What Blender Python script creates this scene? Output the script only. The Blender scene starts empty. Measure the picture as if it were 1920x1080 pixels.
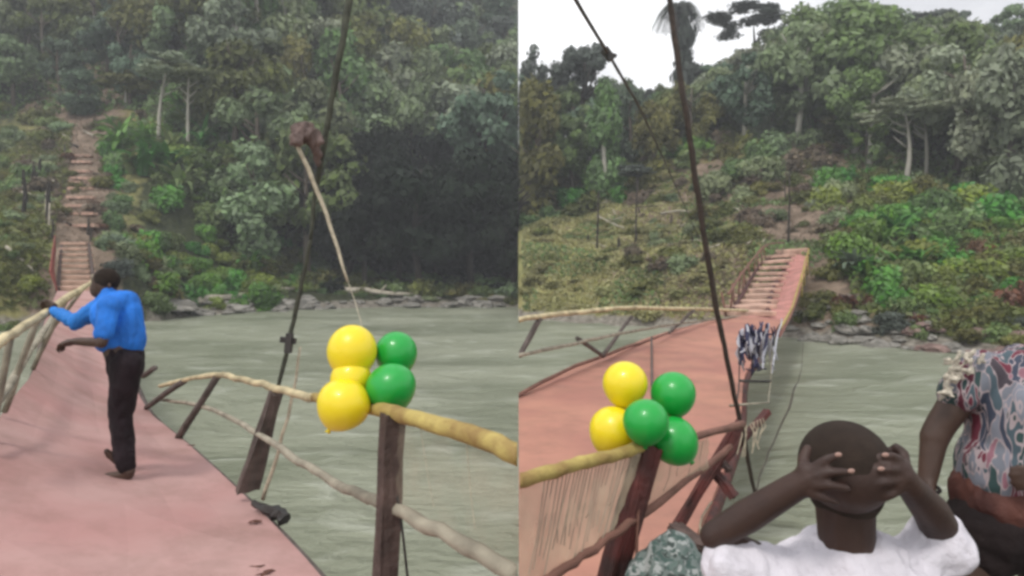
import bpy, bmesh, math, random
import numpy as np
from mathutils import Vector, Matrix, Euler

random.seed(7)
RNG = np.random.default_rng(11)
S = bpy.context.scene
COL = S.collection
R = math.radians
EYE = 4.0            # the eye above the river
FPX = 1300.0         # focal length of the photograph, in its pixels

# ------------------------------------------------------------------ camera
cam_data = bpy.data.cameras.new('camera')
cam_data.sensor_width = 36.0
cam_data.lens = 36.0 * FPX / 1920
cam_data.shift_x = -12 / 1920
cam_data.shift_y = -40 / 1920
cam_data.clip_start = 0.05
cam_data.clip_end = 3000
cam = bpy.data.objects.new('camera', cam_data)
cam.location = (0, 0, EYE)
cam.rotation_euler = (R(90), 0, 0)
COL.objects.link(cam)
S.camera = cam
cam_data.dof.use_dof = False

# ------------------------------------------------------------------ sky
SUN_EL, SUN_AZ = 58, 205
W = bpy.data.worlds.new('World')
S.world = W
W.use_nodes = True
nt = W.node_tree
nt.nodes.clear()
sky = nt.nodes.new('ShaderNodeTexSky')
sky.sky_type = 'NISHITA'
sky.sun_disc = False
sky.sun_elevation = R(SUN_EL)
sky.sun_rotation = R(SUN_AZ)
sky.dust_density = 4
hs = nt.nodes.new('ShaderNodeHueSaturation')
hs.inputs['Saturation'].default_value = 0.25
tc = nt.nodes.new('ShaderNodeTexCoord')
mp = nt.nodes.new('ShaderNodeMapping')
mp.inputs['Scale'].default_value = (1.0, 1.0, 2.6)
mp.inputs['Location'].default_value = (0.6, 0.0, 0.3)
nz = nt.nodes.new('ShaderNodeTexNoise')
nz.inputs['Scale'].default_value = 2.4
nz.inputs['Detail'].default_value = 5
cr = nt.nodes.new('ShaderNodeValToRGB')
cr.color_ramp.elements[0].position = 0.40
cr.color_ramp.elements[0].color = (6.6, 6.65, 7.0, 1)
cr.color_ramp.elements[1].position = 0.64
cr.color_ramp.elements[1].color = (13.5, 13.5, 13.6, 1)
mx = nt.nodes.new('ShaderNodeMix')
mx.data_type = 'RGBA'
mx.inputs[0].default_value = 0.88
bg = nt.nodes.new('ShaderNodeBackground')
bg.inputs['Strength'].default_value = 0.10
wo = nt.nodes.new('ShaderNodeOutputWorld')
L = nt.links.new
L(tc.outputs['Generated'], mp.inputs[0]); L(mp.outputs[0], nz.inputs['Vector'])
L(nz.outputs[0], cr.inputs[0])
L(sky.outputs[0], hs.inputs['Color'])
L(hs.outputs[0], mx.inputs[6]); L(cr.outputs[0], mx.inputs[7])
L(mx.outputs[2], bg.inputs[0]); L(bg.outputs[0], wo.inputs[0])

# ------------------------------------------------------------------ sun
sun_d = bpy.data.lights.new('sun', 'SUN')
sun_d.energy = 1.5
sun_d.angle = R(10)
sun_d.color = (1.0, 0.96, 0.9)
sun = bpy.data.objects.new('sun', sun_d)
COL.objects.link(sun)
_e, _a = R(SUN_EL), R(SUN_AZ)
_dir = Vector((math.sin(_a) * math.cos(_e), math.cos(_a) * math.cos(_e), math.sin(_e)))
sun.rotation_euler = _dir.to_track_quat('Z', 'Y').to_euler()

S.view_settings.view_transform = 'Standard'
S.view_settings.look = 'None'
S.view_settings.gamma = 1
S.view_settings.exposure = 0.4
S.view_settings.use_curve_mapping = False
S.render.engine = 'CYCLES'
S.cycles.use_denoising = True
S.cycles.max_bounces = 6
S.cycles.diffuse_bounces = 3
S.cycles.transparent_max_bounces = 12
S.cycles.volume_bounces = 0
S.cycles.pixel_filter_type = 'BLACKMAN_HARRIS'
S.cycles.filter_width = 3.2      # the soft lens of a phone video


# ================================================================== helpers
def P(px, py, Y):
    """where the photograph's pixel lies at distance Y"""
    return Vector(((px - 972) * Y / FPX, Y, EYE - (py - 500) * Y / FPX))


def tag(o, label=None, cat=None, group=None, kind=None):
    if label: o['label'] = label
    if cat: o['category'] = cat
    if group: o['group'] = group
    if kind: o['kind'] = kind
    return o


def link(name, me, parent=None, mat=None):
    o = bpy.data.objects.new(name, me)
    COL.objects.link(o)
    if mat is not None and me is not None and not me.materials:
        me.materials.append(mat)
    if parent is not None:
        o.parent = parent
        o.matrix_parent_inverse = Matrix.Translation(-parent.location) if parent.type == 'EMPTY' and parent.get('_at') else Matrix()
    return o


def empty(name, loc=(0, 0, 0)):
    o = bpy.data.objects.new(name, None)
    o.location = loc
    o.empty_display_size = 0.2
    COL.objects.link(o)
    return o


def add(name, me, mat, root):
    """a part built in world coordinates, hung on its thing"""
    o = bpy.data.objects.new(name, me)
    if not me.materials:
        me.materials.append(mat)
    COL.objects.link(o)
    o.parent = root
    r = root
    off = Vector((0, 0, 0))
    while r is not None:
        off += r.location
        r = r.parent
    o.location = -off
    return o


def mesh_np(name, verts, faces, smooth=False):
    me = bpy.data.meshes.new(name)
    verts = np.asarray(verts, dtype=np.float32)
    faces = np.asarray(faces, dtype=np.int32)
    n = faces.shape[1]
    me.vertices.add(len(verts)); me.vertices.foreach_set('co', verts.ravel())
    me.loops.add(faces.size); me.loops.foreach_set('vertex_index', faces.ravel())
    me.polygons.add(len(faces))
    me.polygons.foreach_set('loop_start', np.arange(0, faces.size, n, dtype=np.int32))
    if smooth:
        me.polygons.foreach_set('use_smooth', np.ones(len(faces), dtype=bool))
    me.update(calc_edges=True)
    return me


def bm_mesh(name, bm, smooth=False):
    me = bpy.data.meshes.new(name)
    bmesh.ops.recalc_face_normals(bm, faces=bm.faces)
    bm.to_mesh(me); bm.free()
    if smooth:
        for p in me.polygons: p.use_smooth = True
    return me


def tube_bm(bm, pts, rads, seg=8, wob=0.0, flat=1.0):
    pts = [Vector(p) for p in pts]
    if not hasattr(rads, '__len__'): rads = [rads] * len(pts)
    rings = []
    up = None
    for i, p in enumerate(pts):
        t = (pts[min(i + 1, len(pts) - 1)] - pts[max(i - 1, 0)]).normalized()
        if up is None:
            up = Vector((0, 0, 1)) if abs(t.z) < .9 else Vector((0, 1, 0))
        a = t.cross(up).normalized(); up = a.cross(t).normalized()
        ring = []
        for k in range(seg):
            an = 2 * math.pi * k / seg
            rr = rads[i] * (1 + random.uniform(-wob, wob))
            ring.append(bm.verts.new(p + a * math.cos(an) * rr + up * math.sin(an) * rr * flat))
        rings.append(ring)
    for a, b in zip(rings, rings[1:]):
        for k in range(seg):
            bm.faces.new((a[k], a[(k + 1) % seg], b[(k + 1) % seg], b[k]))
    bm.faces.new(rings[0][::-1]); bm.faces.new(rings[-1])
    return bm


def subdiv_line(pts, n=4, jit=0.0):
    """Catmull-Rom through the points"""
    pts = [Vector(p) for p in pts]
    out = []
    for i in range(len(pts) - 1):
        p0 = pts[max(i - 1, 0)]; p1 = pts[i]; p2 = pts[i + 1]; p3 = pts[min(i + 2, len(pts) - 1)]
        for k in range(n):
            t = k / n
            q = 0.5 * ((2 * p1) + (p2 - p0) * t + (2 * p0 - 5 * p1 + 4 * p2 - p3) * t * t + (3 * p1 - p0 - 3 * p2 + p3) * t ** 3)
            if jit and (i or k):
                q += Vector((random.gauss(0, jit), random.gauss(0, jit), random.gauss(0, jit)))
            out.append(q)
    out.append(pts[-1])
    return out


def tube(name, pts, rads, mat, root, seg=8, n=4, jit=0.0, wob=0.0, side=0, flat=1.0):
    if hasattr(rads, '__len__') and len(rads) == len(pts) and n > 1:
        rr = []
        for i in range(len(pts) - 1):
            for k in range(n): rr.append(rads[i] + (rads[i + 1] - rads[i]) * k / n)
        rr.append(rads[-1]); rads = rr
    ps = subdiv_line(pts, n, jit) if n > 1 else pts
    bm = bmesh.new(); tube_bm(bm, ps, rads, seg, wob, flat)
    clip_bm(bm, side)
    return add(name, bm_mesh(name, bm, True), mat, root)


def clip_bm(bm, side):
    """each bank ends where the two places meet"""
    if side:
        bmesh.ops.bisect_plane(bm, geom=bm.verts[:] + bm.edges[:] + bm.faces[:], plane_co=(0.003 * side, 0, 0), plane_no=(1, 0, 0),
                               clear_inner=side > 0, clear_outer=side < 0)
        ed = [e for e in bm.edges if e.is_boundary]
        if ed:
            try: bmesh.ops.holes_fill(bm, edges=ed, sides=0)
            except Exception: pass


def box_between(bm, a, b, w, t, up=Vector((0, 0, 1)), w2=None):
    """a beam from a to b, w wide and t thick; w2 = width at b"""
    a = Vector(a); b = Vector(b); d = (b - a).normalized()
    s = d.cross(up)
    if s.length < 1e-4: s = d.cross(Vector((0, 1, 0)))
    s.normalize(); u = s.cross(d).normalized()
    w2 = w if w2 is None else w2
    vs = []
    for p, ww in ((a, w), (b, w2)):
        for sx, sy in ((-1, -1), (1, -1), (1, 1), (-1, 1)):
            vs.append(bm.verts.new(p + s * sx * ww / 2 + u * sy * t / 2))
    for f in ((3, 2, 1, 0), (4, 5, 6, 7), (0, 1, 5, 4), (1, 2, 6, 5), (2, 3, 7, 6), (3, 0, 4, 7)):
        bm.faces.new([vs[i] for i in f])


def beam(name, a, b, w, t, mat, root, up=Vector((0, 0, 1)), w2=None, bev=0.004, rough=0.0):
    bm = bmesh.new(); box_between(bm, a, b, w, t, up, w2)
    if rough:
        bmesh.ops.subdivide_edges(bm, edges=bm.edges[:], cuts=5, use_grid_fill=True)
        for v in bm.verts: v.co += Vector((random.gauss(0, rough), random.gauss(0, rough), random.gauss(0, rough)))
    if bev:
        bmesh.ops.bevel(bm, geom=bm.edges[:] if not rough else [], offset=bev, segments=1, affect='EDGES') if not rough else None
    return add(name, bm_mesh(name, bm), mat, root)


# ---- organic bodies: capsules and ellipsoids fused into one skin
def capsule(bm, a, ra, b, rb, seg=14):
    a = Vector(a); b = Vector(b); d = b - a
    ln = max(d.length, 1e-5); d.normalize()
    q = Vector((0, 0, 1)).rotation_difference(d)
    rings = []
    N = 5
    prof = [(-ra * math.cos(i * math.pi / 2 / N), ra * math.sin(i * math.pi / 2 / N)) for i in range(1, N + 1)]
    prof += [(ln + rb * math.sin(i * math.pi / 2 / N), rb * math.cos(i * math.pi / 2 / N)) for i in range(0, N)]
    for h, r in prof:
        rings.append([bm.verts.new(a + q @ Vector((math.cos(2 * math.pi * k / seg) * r, math.sin(2 * math.pi * k / seg) * r, h))) for k in range(seg)])
    v0 = bm.verts.new(a + q @ Vector((0, 0, -ra))); v1 = bm.verts.new(a + q @ Vector((0, 0, ln + rb)))
    for k in range(seg):
        bm.faces.new((v0, rings[0][(k + 1) % seg], rings[0][k]))
        bm.faces.new((v1, rings[-1][k], rings[-1][(k + 1) % seg]))
    for r0, r1 in zip(rings, rings[1:]):
        for k in range(seg): bm.faces.new((r0[k], r0[(k + 1) % seg], r1[(k + 1) % seg], r1[k]))


def ellipsoid(bm, c, r, rot=(0, 0, 0)):
    M = Matrix.Translation(Vector(c)) @ Euler(rot).to_matrix().to_4x4() @ Matrix.Diagonal((r[0], r[1], r[2], 1))
    bmesh.ops.create_icosphere(bm, subdivisions=4, radius=1, matrix=M)


def fused(name, prims, voxel, smooth=4, crumple=0.0, freq=20.0, cut=None):
    bm = bmesh.new()
    for p in prims:
        if p[0] == 'c': capsule(bm, *p[1:])
        else: ellipsoid(bm, *p[1:])
    me = bpy.data.meshes.new(name + '_raw'); bm.to_mesh(me); bm.free()
    o = bpy.data.objects.new('raw', me); COL.objects.link(o)
    m = o.modifiers.new('r', 'REMESH'); m.mode = 'VOXEL'; m.voxel_size = voxel; m.use_smooth_shade = True
    if smooth:
        s = o.modifiers.new('s', 'SMOOTH'); s.iterations = smooth; s.factor = 0.5
    bpy.context.view_layer.update()
    dg = bpy.context.evaluated_depsgraph_get()
    out = bpy.data.meshes.new_from_object(o.evaluated_get(dg), depsgraph=dg)
    out.name = name
    bpy.data.objects.remove(o, do_unlink=True)
    if crumple:
        from mathutils import noise as mn
        n = len(out.vertices); no = [v.normal.copy() for v in out.vertices]
        for i, v in enumerate(out.vertices):
            c = v.co
            w = mn.noise(Vector((c.x * freq, c.y * freq, c.z * freq * 0.55)))
            w2 = mn.noise(Vector((c.x * freq * 2.7 + 9, c.y * freq * 2.7, c.z * freq * 1.3)))
            v.co = c + no[i] * crumple * (w + 0.4 * w2 * 1.0)
    if cut:
        b2 = bmesh.new(); b2.from_mesh(out)
        for co, no in cut:
            bmesh.ops.bisect_plane(b2, geom=b2.verts[:] + b2.edges[:] + b2.faces[:], plane_co=co, plane_no=no, clear_outer=True)
        b2.to_mesh(out); b2.free()
    for p in out.polygons: p.use_smooth = True
    return out


# ================================================================== materials
def mat(name, col, rough=0.8, var=0.25, scale=6.0, bump=0.0, bscale=30.0, spec=0.3, metal=0.0, col2=None, coord='Object', stretch=None, sub=0.0, trans=0.0):
    m = bpy.data.materials.new(name); m.use_nodes = True
    t = m.node_tree; b = t.nodes['Principled BSDF']
    b.inputs['Roughness'].default_value = rough
    b.inputs['Specular IOR Level'].default_value = spec
    b.inputs['Metallic'].default_value = metal
    tcn = t.nodes.new('ShaderNodeTexCoord'); mpn = t.nodes.new('ShaderNodeMapping')
    if stretch: mpn.inputs['Scale'].default_value = stretch
    t.links.new(tcn.outputs[coord], mpn.inputs[0])
    n = t.nodes.new('ShaderNodeTexNoise'); n.inputs['Scale'].default_value = scale; n.inputs['Detail'].default_value = 6
    t.links.new(mpn.outputs[0], n.inputs['Vector'])
    r = t.nodes.new('ShaderNodeValToRGB')
    c2 = col2 if col2 else tuple(c * (1 - var) for c in col)
    c1 = col if col2 else tuple(min(1, c * (1 + var * .6)) for c in col)
    r.color_ramp.elements[0].position = 0.35; r.color_ramp.elements[1].position = 0.65
    r.color_ramp.elements[0].color = (*c2, 1); r.color_ramp.elements[1].color = (*c1, 1)
    t.links.new(n.outputs[0], r.inputs[0]); t.links.new(r.outputs[0], b.inputs['Base Color'])
    if bump:
        n2 = t.nodes.new('ShaderNodeTexNoise'); n2.inputs['Scale'].default_value = bscale; n2.inputs['Detail'].default_value = 5
        t.links.new(mpn.outputs[0], n2.inputs['Vector'])
        bp = t.nodes.new('ShaderNodeBump'); bp.inputs['Strength'].default_value = bump; bp.inputs['Distance'].default_value = 0.02
        t.links.new(n2.outputs[0], bp.inputs['Height']); t.links.new(bp.outputs[0], b.inputs['Normal'])
    if sub:
        b.inputs['Subsurface Weight'].default_value = sub; b.inputs['Subsurface Radius'].default_value = (0.02, 0.01, 0.006)
    if trans:
        tr = t.nodes.new('ShaderNodeBsdfTranslucent'); ms = t.nodes.new('ShaderNodeMixShader'); ms.inputs[0].default_value = trans
        t.links.new(r.outputs[0], tr.inputs[0]); t.links.new(b.outputs[0], ms.inputs[1]); t.links.new(tr.outputs[0], ms.inputs[2])
        t.links.new(ms.outputs[0], t.nodes['Material Output'].inputs[0])
    return m


def leaf_mat(name, col, var=0.35, hue=0.03):
    """leaf colour differing from plant to plant (object random) and from bough to bough (tone)"""
    m = bpy.data.materials.new(name); m.use_nodes = True
    t = m.node_tree; b = t.nodes['Principled BSDF']
    b.inputs['Roughness'].default_value = 0.6; b.inputs['Specular IOR Level'].default_value = 0.12
    oi = t.nodes.new('ShaderNodeObjectInfo')
    at = t.nodes.new('ShaderNodeAttribute'); at.attribute_name = 'tone'
    h = t.nodes.new('ShaderNodeHueSaturation'); h.inputs['Color'].default_value = (*col, 1)
    mr = t.nodes.new('ShaderNodeMapRange'); mr.inputs['To Min'].default_value = 0.5 - hue; mr.inputs['To Max'].default_value = 0.5 + hue
    t.links.new(oi.outputs['Random'], mr.inputs[0]); t.links.new(mr.outputs[0], h.inputs['Hue'])
    sx = t.nodes.new('ShaderNodeSeparateColor'); t.links.new(at.outputs['Color'], sx.inputs[0])
    mv = t.nodes.new('ShaderNodeMapRange'); mv.inputs['To Min'].default_value = 1 - var; mv.inputs['To Max'].default_value = 1 + var
    t.links.new(sx.outputs[0], mv.inputs[0])
    m2 = t.nodes.new('ShaderNodeMapRange'); m2.inputs['To Min'].default_value = 0.75; m2.inputs['To Max'].default_value = 1.25
    mu = t.nodes.new('ShaderNodeMath'); mu.operation = 'MULTIPLY'
    mod = t.nodes.new('ShaderNodeMath'); mod.operation = 'FRACT'
    m7 = t.nodes.new('ShaderNodeMath'); m7.operation = 'MULTIPLY'; m7.inputs[1].default_value = 7.31
    t.links.new(oi.outputs['Random'], m7.inputs[0]); t.links.new(m7.outputs[0], mod.inputs[0]); t.links.new(mod.outputs[0], m2.inputs[0])
    t.links.new(mv.outputs[0], mu.inputs[0]); t.links.new(m2.outputs[0], mu.inputs[1]); t.links.new(mu.outputs[0], h.inputs['Value'])
    ms2 = t.nodes.new('ShaderNodeMapRange'); ms2.inputs['To Min'].default_value = 0.75; ms2.inputs['To Max'].default_value = 1.1
    t.links.new(sx.outputs[1], ms2.inputs[0]); t.links.new(ms2.outputs[0], h.inputs['Saturation'])
    t.links.new(h.outputs[0], b.inputs['Base Color'])
    tr = t.nodes.new('ShaderNodeBsdfTranslucent'); ms = t.nodes.new('ShaderNodeMixShader'); ms.inputs[0].default_value = 0.25
    t.links.new(h.outputs[0], tr.inputs[0]); t.links.new(b.outputs[0], ms.inputs[1]); t.links.new(tr.outputs[0], ms.inputs[2])
    t.links.new(ms.outputs[0], t.nodes['Material Output'].inputs[0])
    return m


LEAF = {
    'grey':   leaf_mat('leaf_grey_green', (0.200, 0.255, 0.130)),
    'mid':    leaf_mat('leaf_mid_green', (0.140, 0.205, 0.072)),
    'dark':   leaf_mat('leaf_forest_shade', (0.012, 0.019, 0.010), 0.5),  # deep forest shade painted into the leaf colour
    'blue':   leaf_mat('leaf_blue_green', (0.120, 0.172, 0.112)),
    'lush':   leaf_mat('leaf_lush_green', (0.110, 0.250, 0.045)),
    'yellow': leaf_mat('leaf_yellow_green', (0.185, 0.250, 0.050)),
    'olive':  leaf_mat('leaf_olive', (0.155, 0.165, 0.050)),
    'dry':    leaf_mat('leaf_dry_brown', (0.185, 0.145, 0.10), 0.35, 0.015),
    'rust':   leaf_mat('leaf_rust', (0.150, 0.070, 0.040), 0.35, 0.02),
    'pale':   leaf_mat('leaf_pale_green', (0.26, 0.30, 0.20)),
    'straw':  leaf_mat('leaf_straw', (0.30, 0.29, 0.125), 0.3, 0.02),
    'slate':  leaf_mat('leaf_slate_haze', (0.100, 0.122, 0.100), 0.35, 0.02),  # on far trees this grey tint paints in distance haze
}
M = dict(
    deck=mat('painted_deck', (0.45, 0.285, 0.265), 0.7, scale=1.1, col2=(0.40, 0.22, 0.205), bump=0.12, bscale=9, spec=0.25),
    deck_r=mat('salmon_deck', (0.44, 0.215, 0.155), 0.7, scale=1.1, col2=(0.36, 0.165, 0.128), bump=0.12, bscale=9, spec=0.25),  # deeper and more orange than the left deck
    step=mat('worn_pink_timber', (0.56, 0.36, 0.28), 0.8, 0.3, 2.0, 0.2, 12),
    panel_dark=mat('dark_red_board', (0.24, 0.065, 0.055), 0.75, 0.3, 2.0, 0.2, 12),
    panel_pink=mat('pink_ramp_board', (0.50, 0.225, 0.195), 0.75, 0.25, 1.2, 0.15, 10),
    rail=mat('peeled_pole', (0.52, 0.44, 0.27), 0.75, 0.35, 5, 0.35, 25, stretch=(1, 1, 1)),
    rail_yellow=mat('yellowed_pole', (0.50, 0.40, 0.13), 0.7, 0.4, 9, 0.4, 30, col2=(0.26, 0.17, 0.06)),
    rail_grey=mat('weathered_pole', (0.30, 0.27, 0.21), 0.85, 0.35, 6, 0.35, 25),
    rail_red=mat('red_brown_pole', (0.20, 0.10, 0.075), 0.8, 0.3, 6, 0.35, 25),
    post=mat('dark_wet_timber', (0.085, 0.058, 0.050), 0.75, 0.4, 8, 0.5, 40),
    post_red=mat('dark_red_timber', (0.110, 0.030, 0.026), 0.6, 0.45, 10, 0.5, 35, col2=(0.04, 0.02, 0.018)),
    brace=mat('grey_brown_timber', (0.120, 0.098, 0.088), 0.85, 0.35, 7, 0.5, 30),
    cable=mat('rusty_wire_rope', (0.050, 0.034, 0.026), 0.6, 0.4, 30, 0.6, 160, spec=0.5),
    cable_green=mat('mossy_wire_rope', (0.055, 0.058, 0.040), 0.7, 0.4, 20, 0.6, 160, spec=0.4),
    rope=mat('pale_rope', (0.50, 0.44, 0.33), 0.9, 0.25, 30, 0.6, 150),
    iron=mat('black_iron', (0.03, 0.027, 0.025), 0.55, 0.4, 20, 0.3, 60, spec=0.5),
    cloth_knot=mat('faded_brown_cloth', (0.15, 0.11, 0.10), 0.95, 0.4, 12, 0.5, 30),
    jacket=mat('blue_jacket_cloth', (0.020, 0.170, 0.62), 0.75, 0.25, 7, 0.4, 25),
    jacket_sleeve=mat('blue_sleeve_cloth', (0.022, 0.180, 0.56), 0.75, 0.25, 7, 0.3, 25),
    trousers=mat('black_plum_trousers', (0.014, 0.008, 0.011), 0.85, 0.3, 9, 0.5, 25),
    skin=mat('dark_brown_skin', (0.062, 0.034, 0.024), 0.5, 0.15, 12, 0.08, 90, spec=0.45, sub=0.08),
    skin_boy=mat('deep_brown_skin', (0.050, 0.025, 0.018), 0.55, 0.15, 10, 0.10, 120, spec=0.4, sub=0.06, col2=(0.030, 0.015, 0.012)),
    nail=mat('pale_nail', (0.36, 0.22, 0.18), 0.35, 0.1, 10, spec=0.5),
    hair=mat('cropped_black_hair', (0.030, 0.020, 0.014), 0.9, 0.2, 60, 0.8, 420),
    hair_boy=mat('shaved_black_hair', (0.034, 0.022, 0.016), 0.9, 0.2, 40, 0.6, 500),
    white=mat('white_cotton', (0.62, 0.59, 0.64), 0.9, 0.10, 9, 0.9, 22),
    shoe=mat('brown_shoe_leather', (0.065, 0.038, 0.028), 0.5, 0.3, 14, 0.2, 50),
    black=mat('black_cloth', (0.016, 0.010, 0.010), 0.9, 0.3, 9, 0.4, 30),
    redbrown=mat('red_brown_cloth', (0.105, 0.040, 0.030), 0.75, 0.4, 9, 0.5, 25, col2=(0.05, 0.018, 0.015)),
    lace=mat('cream_lace', (0.62, 0.56, 0.46), 0.95, 0.35, 70, 0.9, 120),
    trunk=mat('brown_bark', (0.110, 0.090, 0.070), 0.95, 0.35, 3, 0.5, 12),
    trunk_pale=mat('pale_bark', (0.42, 0.40, 0.34), 0.9, 0.3, 2, 0.3, 12),
    trunk_dark=mat('dark_bark', (0.045, 0.038, 0.032), 0.95, 0.35, 3, 0.5, 12),
    deadwood=mat('bleached_deadwood', (0.40, 0.36, 0.29), 0.9, 0.3, 3, 0.4, 14),
    charred=mat('charred_wood', (0.028, 0.024, 0.020), 0.95, 0.3, 5, 0.4, 20),
    rock=mat('river_stone', (0.28, 0.265, 0.235), 0.9, 0.4, 1.1, 0.5, 5, col2=(0.13, 0.125, 0.11)),
    rock_red=mat('reddish_stone', (0.27, 0.19, 0.165), 0.9, 0.4, 1.1, 0.5, 5, col2=(0.12, 0.08, 0.07)),
    net_navy=mat('navy_netting', (0.035, 0.035, 0.075), 0.8, 0.3, 10),
    net_white=mat('white_netting', (0.45, 0.45, 0.50), 0.8, 0.15, 10),
    deadleaf=mat('dead_leaf', (0.060, 0.032, 0.026), 0.8, 0.4, 20, col2=(0.12, 0.05, 0.035)),
)


def scuff(m, amount=.5):
    """scattered mud and worn spots on painted boards"""
    t = m.node_tree; b = t.nodes['Principled BSDF']; src = b.inputs['Base Color'].links[0].from_socket
    g_ = t.nodes.new('ShaderNodeNewGeometry')
    n1 = t.nodes.new('ShaderNodeTexNoise'); n1.inputs['Scale'].default_value = 1.5; n1.inputs['Detail'].default_value = 12; n1.inputs['Roughness'].default_value = .75
    t.links.new(g_.outputs['Position'], n1.inputs['Vector'])
    r_ = t.nodes.new('ShaderNodeValToRGB'); r_.color_ramp.elements[0].position = .44; r_.color_ramp.elements[1].position = .70
    r_.color_ramp.elements[1].color = (amount,) * 3 + (1,)
    t.links.new(n1.outputs[0], r_.inputs[0])
    mm = t.nodes.new('ShaderNodeMix'); mm.data_type = 'RGBA'; mm.inputs[7].default_value = (.16, .10, .075, 1)
    t.links.new(r_.outputs[0], mm.inputs[0]); t.links.new(src, mm.inputs[6]); t.links.new(mm.outputs[2], b.inputs['Base Color'])


for k_ in ('deck', 'deck_r', 'step', 'panel_pink'): scuff(M[k_])


def balloon_mat(name, col):
    m = bpy.data.materials.new(name); m.use_nodes = True
    b = m.node_tree.nodes['Principled BSDF']
    b.inputs['Base Color'].default_value = (*col, 1)
    b.inputs['Roughness'].default_value = 0.38
    b.inputs['Subsurface Weight'].default_value = 0.5
    b.inputs['Subsurface Radius'].default_value = (0.06, 0.05, 0.03)
    b.inputs['Coat Weight'].default_value = 0.25
    return m


M['yellow'] = balloon_mat('yellow_rubber', (0.80, 0.64, 0.01))
M['green'] = balloon_mat('green_rubber', (0.004, 0.34, 0.045))


def pattern_mat(name, cols, scale, line=(0.5, 0.42, 0.42), seed=0.0):
    """printed cloth: angular patches edged with pale lines"""
    m = bpy.data.materials.new(name); m.use_nodes = True
    t = m.node_tree; b = t.nodes['Principled BSDF']; b.inputs['Roughness'].default_value = 0.85
    tcn = t.nodes.new('ShaderNodeTexCoord'); mpn = t.nodes.new('ShaderNodeMapping')
    mpn.inputs['Scale'].default_value = (1.0, 1.0, 0.34); mpn.inputs['Location'].default_value = (seed, seed * .7, 0)
    mpn.inputs['Rotation'].default_value = (0, 0.25, 0.2)
    t.links.new(tcn.outputs['Object'], mpn.inputs[0])
    ns = t.nodes.new('ShaderNodeTexNoise'); ns.inputs['Scale'].default_value = scale * .6
    t.links.new(mpn.outputs[0], ns.inputs['Vector'])
    mixv = t.nodes.new('ShaderNodeMix'); mixv.data_type = 'RGBA'; mixv.blend_type = 'LINEAR_LIGHT'; mixv.inputs[0].default_value = 0.07
    t.links.new(mpn.outputs[0], mixv.inputs[6]); t.links.new(ns.outputs['Color'], mixv.inputs[7])
    v = t.nodes.new('ShaderNodeTexVoronoi'); v.inputs['Scale'].default_value = scale
    t.links.new(mixv.outputs[2], v.inputs['Vector'])
    r = t.nodes.new('ShaderNodeValToRGB'); r.color_ramp.interpolation = 'CONSTANT'
    for i in range(len(cols) - 2): r.color_ramp.elements.new(0.5)
    for i, c in enumerate(cols):
        r.color_ramp.elements[i].position = i / len(cols); r.color_ramp.elements[i].color = (*c, 1)
    sep = t.nodes.new('ShaderNodeSeparateColor'); t.links.new(v.outputs['Color'], sep.inputs[0]); t.links.new(sep.outputs[0], r.inputs[0])
    ve = t.nodes.new('ShaderNodeTexVoronoi'); ve.feature = 'DISTANCE_TO_EDGE'; ve.inputs['Scale'].default_value = scale
    t.links.new(mixv.outputs[2], ve.inputs['Vector'])
    lt = t.nodes.new('ShaderNodeMath'); lt.operation = 'LESS_THAN'; lt.inputs[1].default_value = 0.05
    t.links.new(ve.outputs['Distance'], lt.inputs[0])
    mc = t.nodes.new('ShaderNodeMix'); mc.data_type = 'RGBA'; mc.inputs[7].default_value = (*line, 1)
    t.links.new(lt.outputs[0], mc.inputs[0]); t.links.new(r.outputs[0], mc.inputs[6]); t.links.new(mc.outputs[2], b.inputs['Base Color'])
    return m


M['blouse'] = pattern_mat('printed_blouse', [(0.13, 0.022, 0.040), (0.19, 0.20, 0.24), (0.025, 0.055, 0.055), (0.10, 0.02, 0.035), (0.04, 0.05, 0.08), (0.24, 0.11, 0.14), (0.05, 0.04, 0.05), (0.06, 0.09, 0.11), (0.15, 0.16, 0.19)], 29, (0.34, 0.28, 0.29))
M['bundle'] = pattern_mat('printed_wrap', [(0.05, 0.085, 0.075), (0.13, 0.16, 0.15), (0.04, 0.055, 0.05), (0.09, 0.13, 0.115), (0.30, 0.32, 0.31)], 38, (0.13, 0.16, 0.15), 3.0)
M['bundle'].node_tree.nodes['Mapping'].inputs['Scale'].default_value = (1, 1, 1)


def sheet_mat(name, col, opacity):
    """loose open-weave sacking that lets part of what is behind it through"""
    m = bpy.data.materials.new(name); m.use_nodes = True
    t = m.node_tree; b = t.nodes['Principled BSDF']; b.inputs['Roughness'].default_value = 0.9
    b.inputs['Base Color'].default_value = (*col, 1)
    tcn = t.nodes.new('ShaderNodeTexCoord')
    n = t.nodes.new('ShaderNodeTexNoise'); n.inputs['Scale'].default_value = 7; t.links.new(tcn.outputs['Object'], n.inputs['Vector'])
    mr = t.nodes.new('ShaderNodeMapRange'); mr.inputs['From Min'].default_value = .3; mr.inputs['From Max'].default_value = .7
    mr.inputs['To Min'].default_value = opacity - .12; mr.inputs['To Max'].default_value = opacity + .12
    t.links.new(n.outputs[0], mr.inputs[0])
    tr = t.nodes.new('ShaderNodeBsdfTransparent'); ms = t.nodes.new('ShaderNodeMixShader')
    t.links.new(mr.outputs[0], ms.inputs[0]); t.links.new(tr.outputs[0], ms.inputs[1]); t.links.new(b.outputs[0], ms.inputs[2])
    t.links.new(ms.outputs[0], t.nodes['Material Output'].inputs[0])
    return m


M['sack_r'] = sheet_mat('open_weave_netting', (0.52, 0.43, 0.30), 0.52)
M['sack_l'] = sheet_mat('thin_netting', (0.40, 0.34, 0.25), 0.2)

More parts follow.
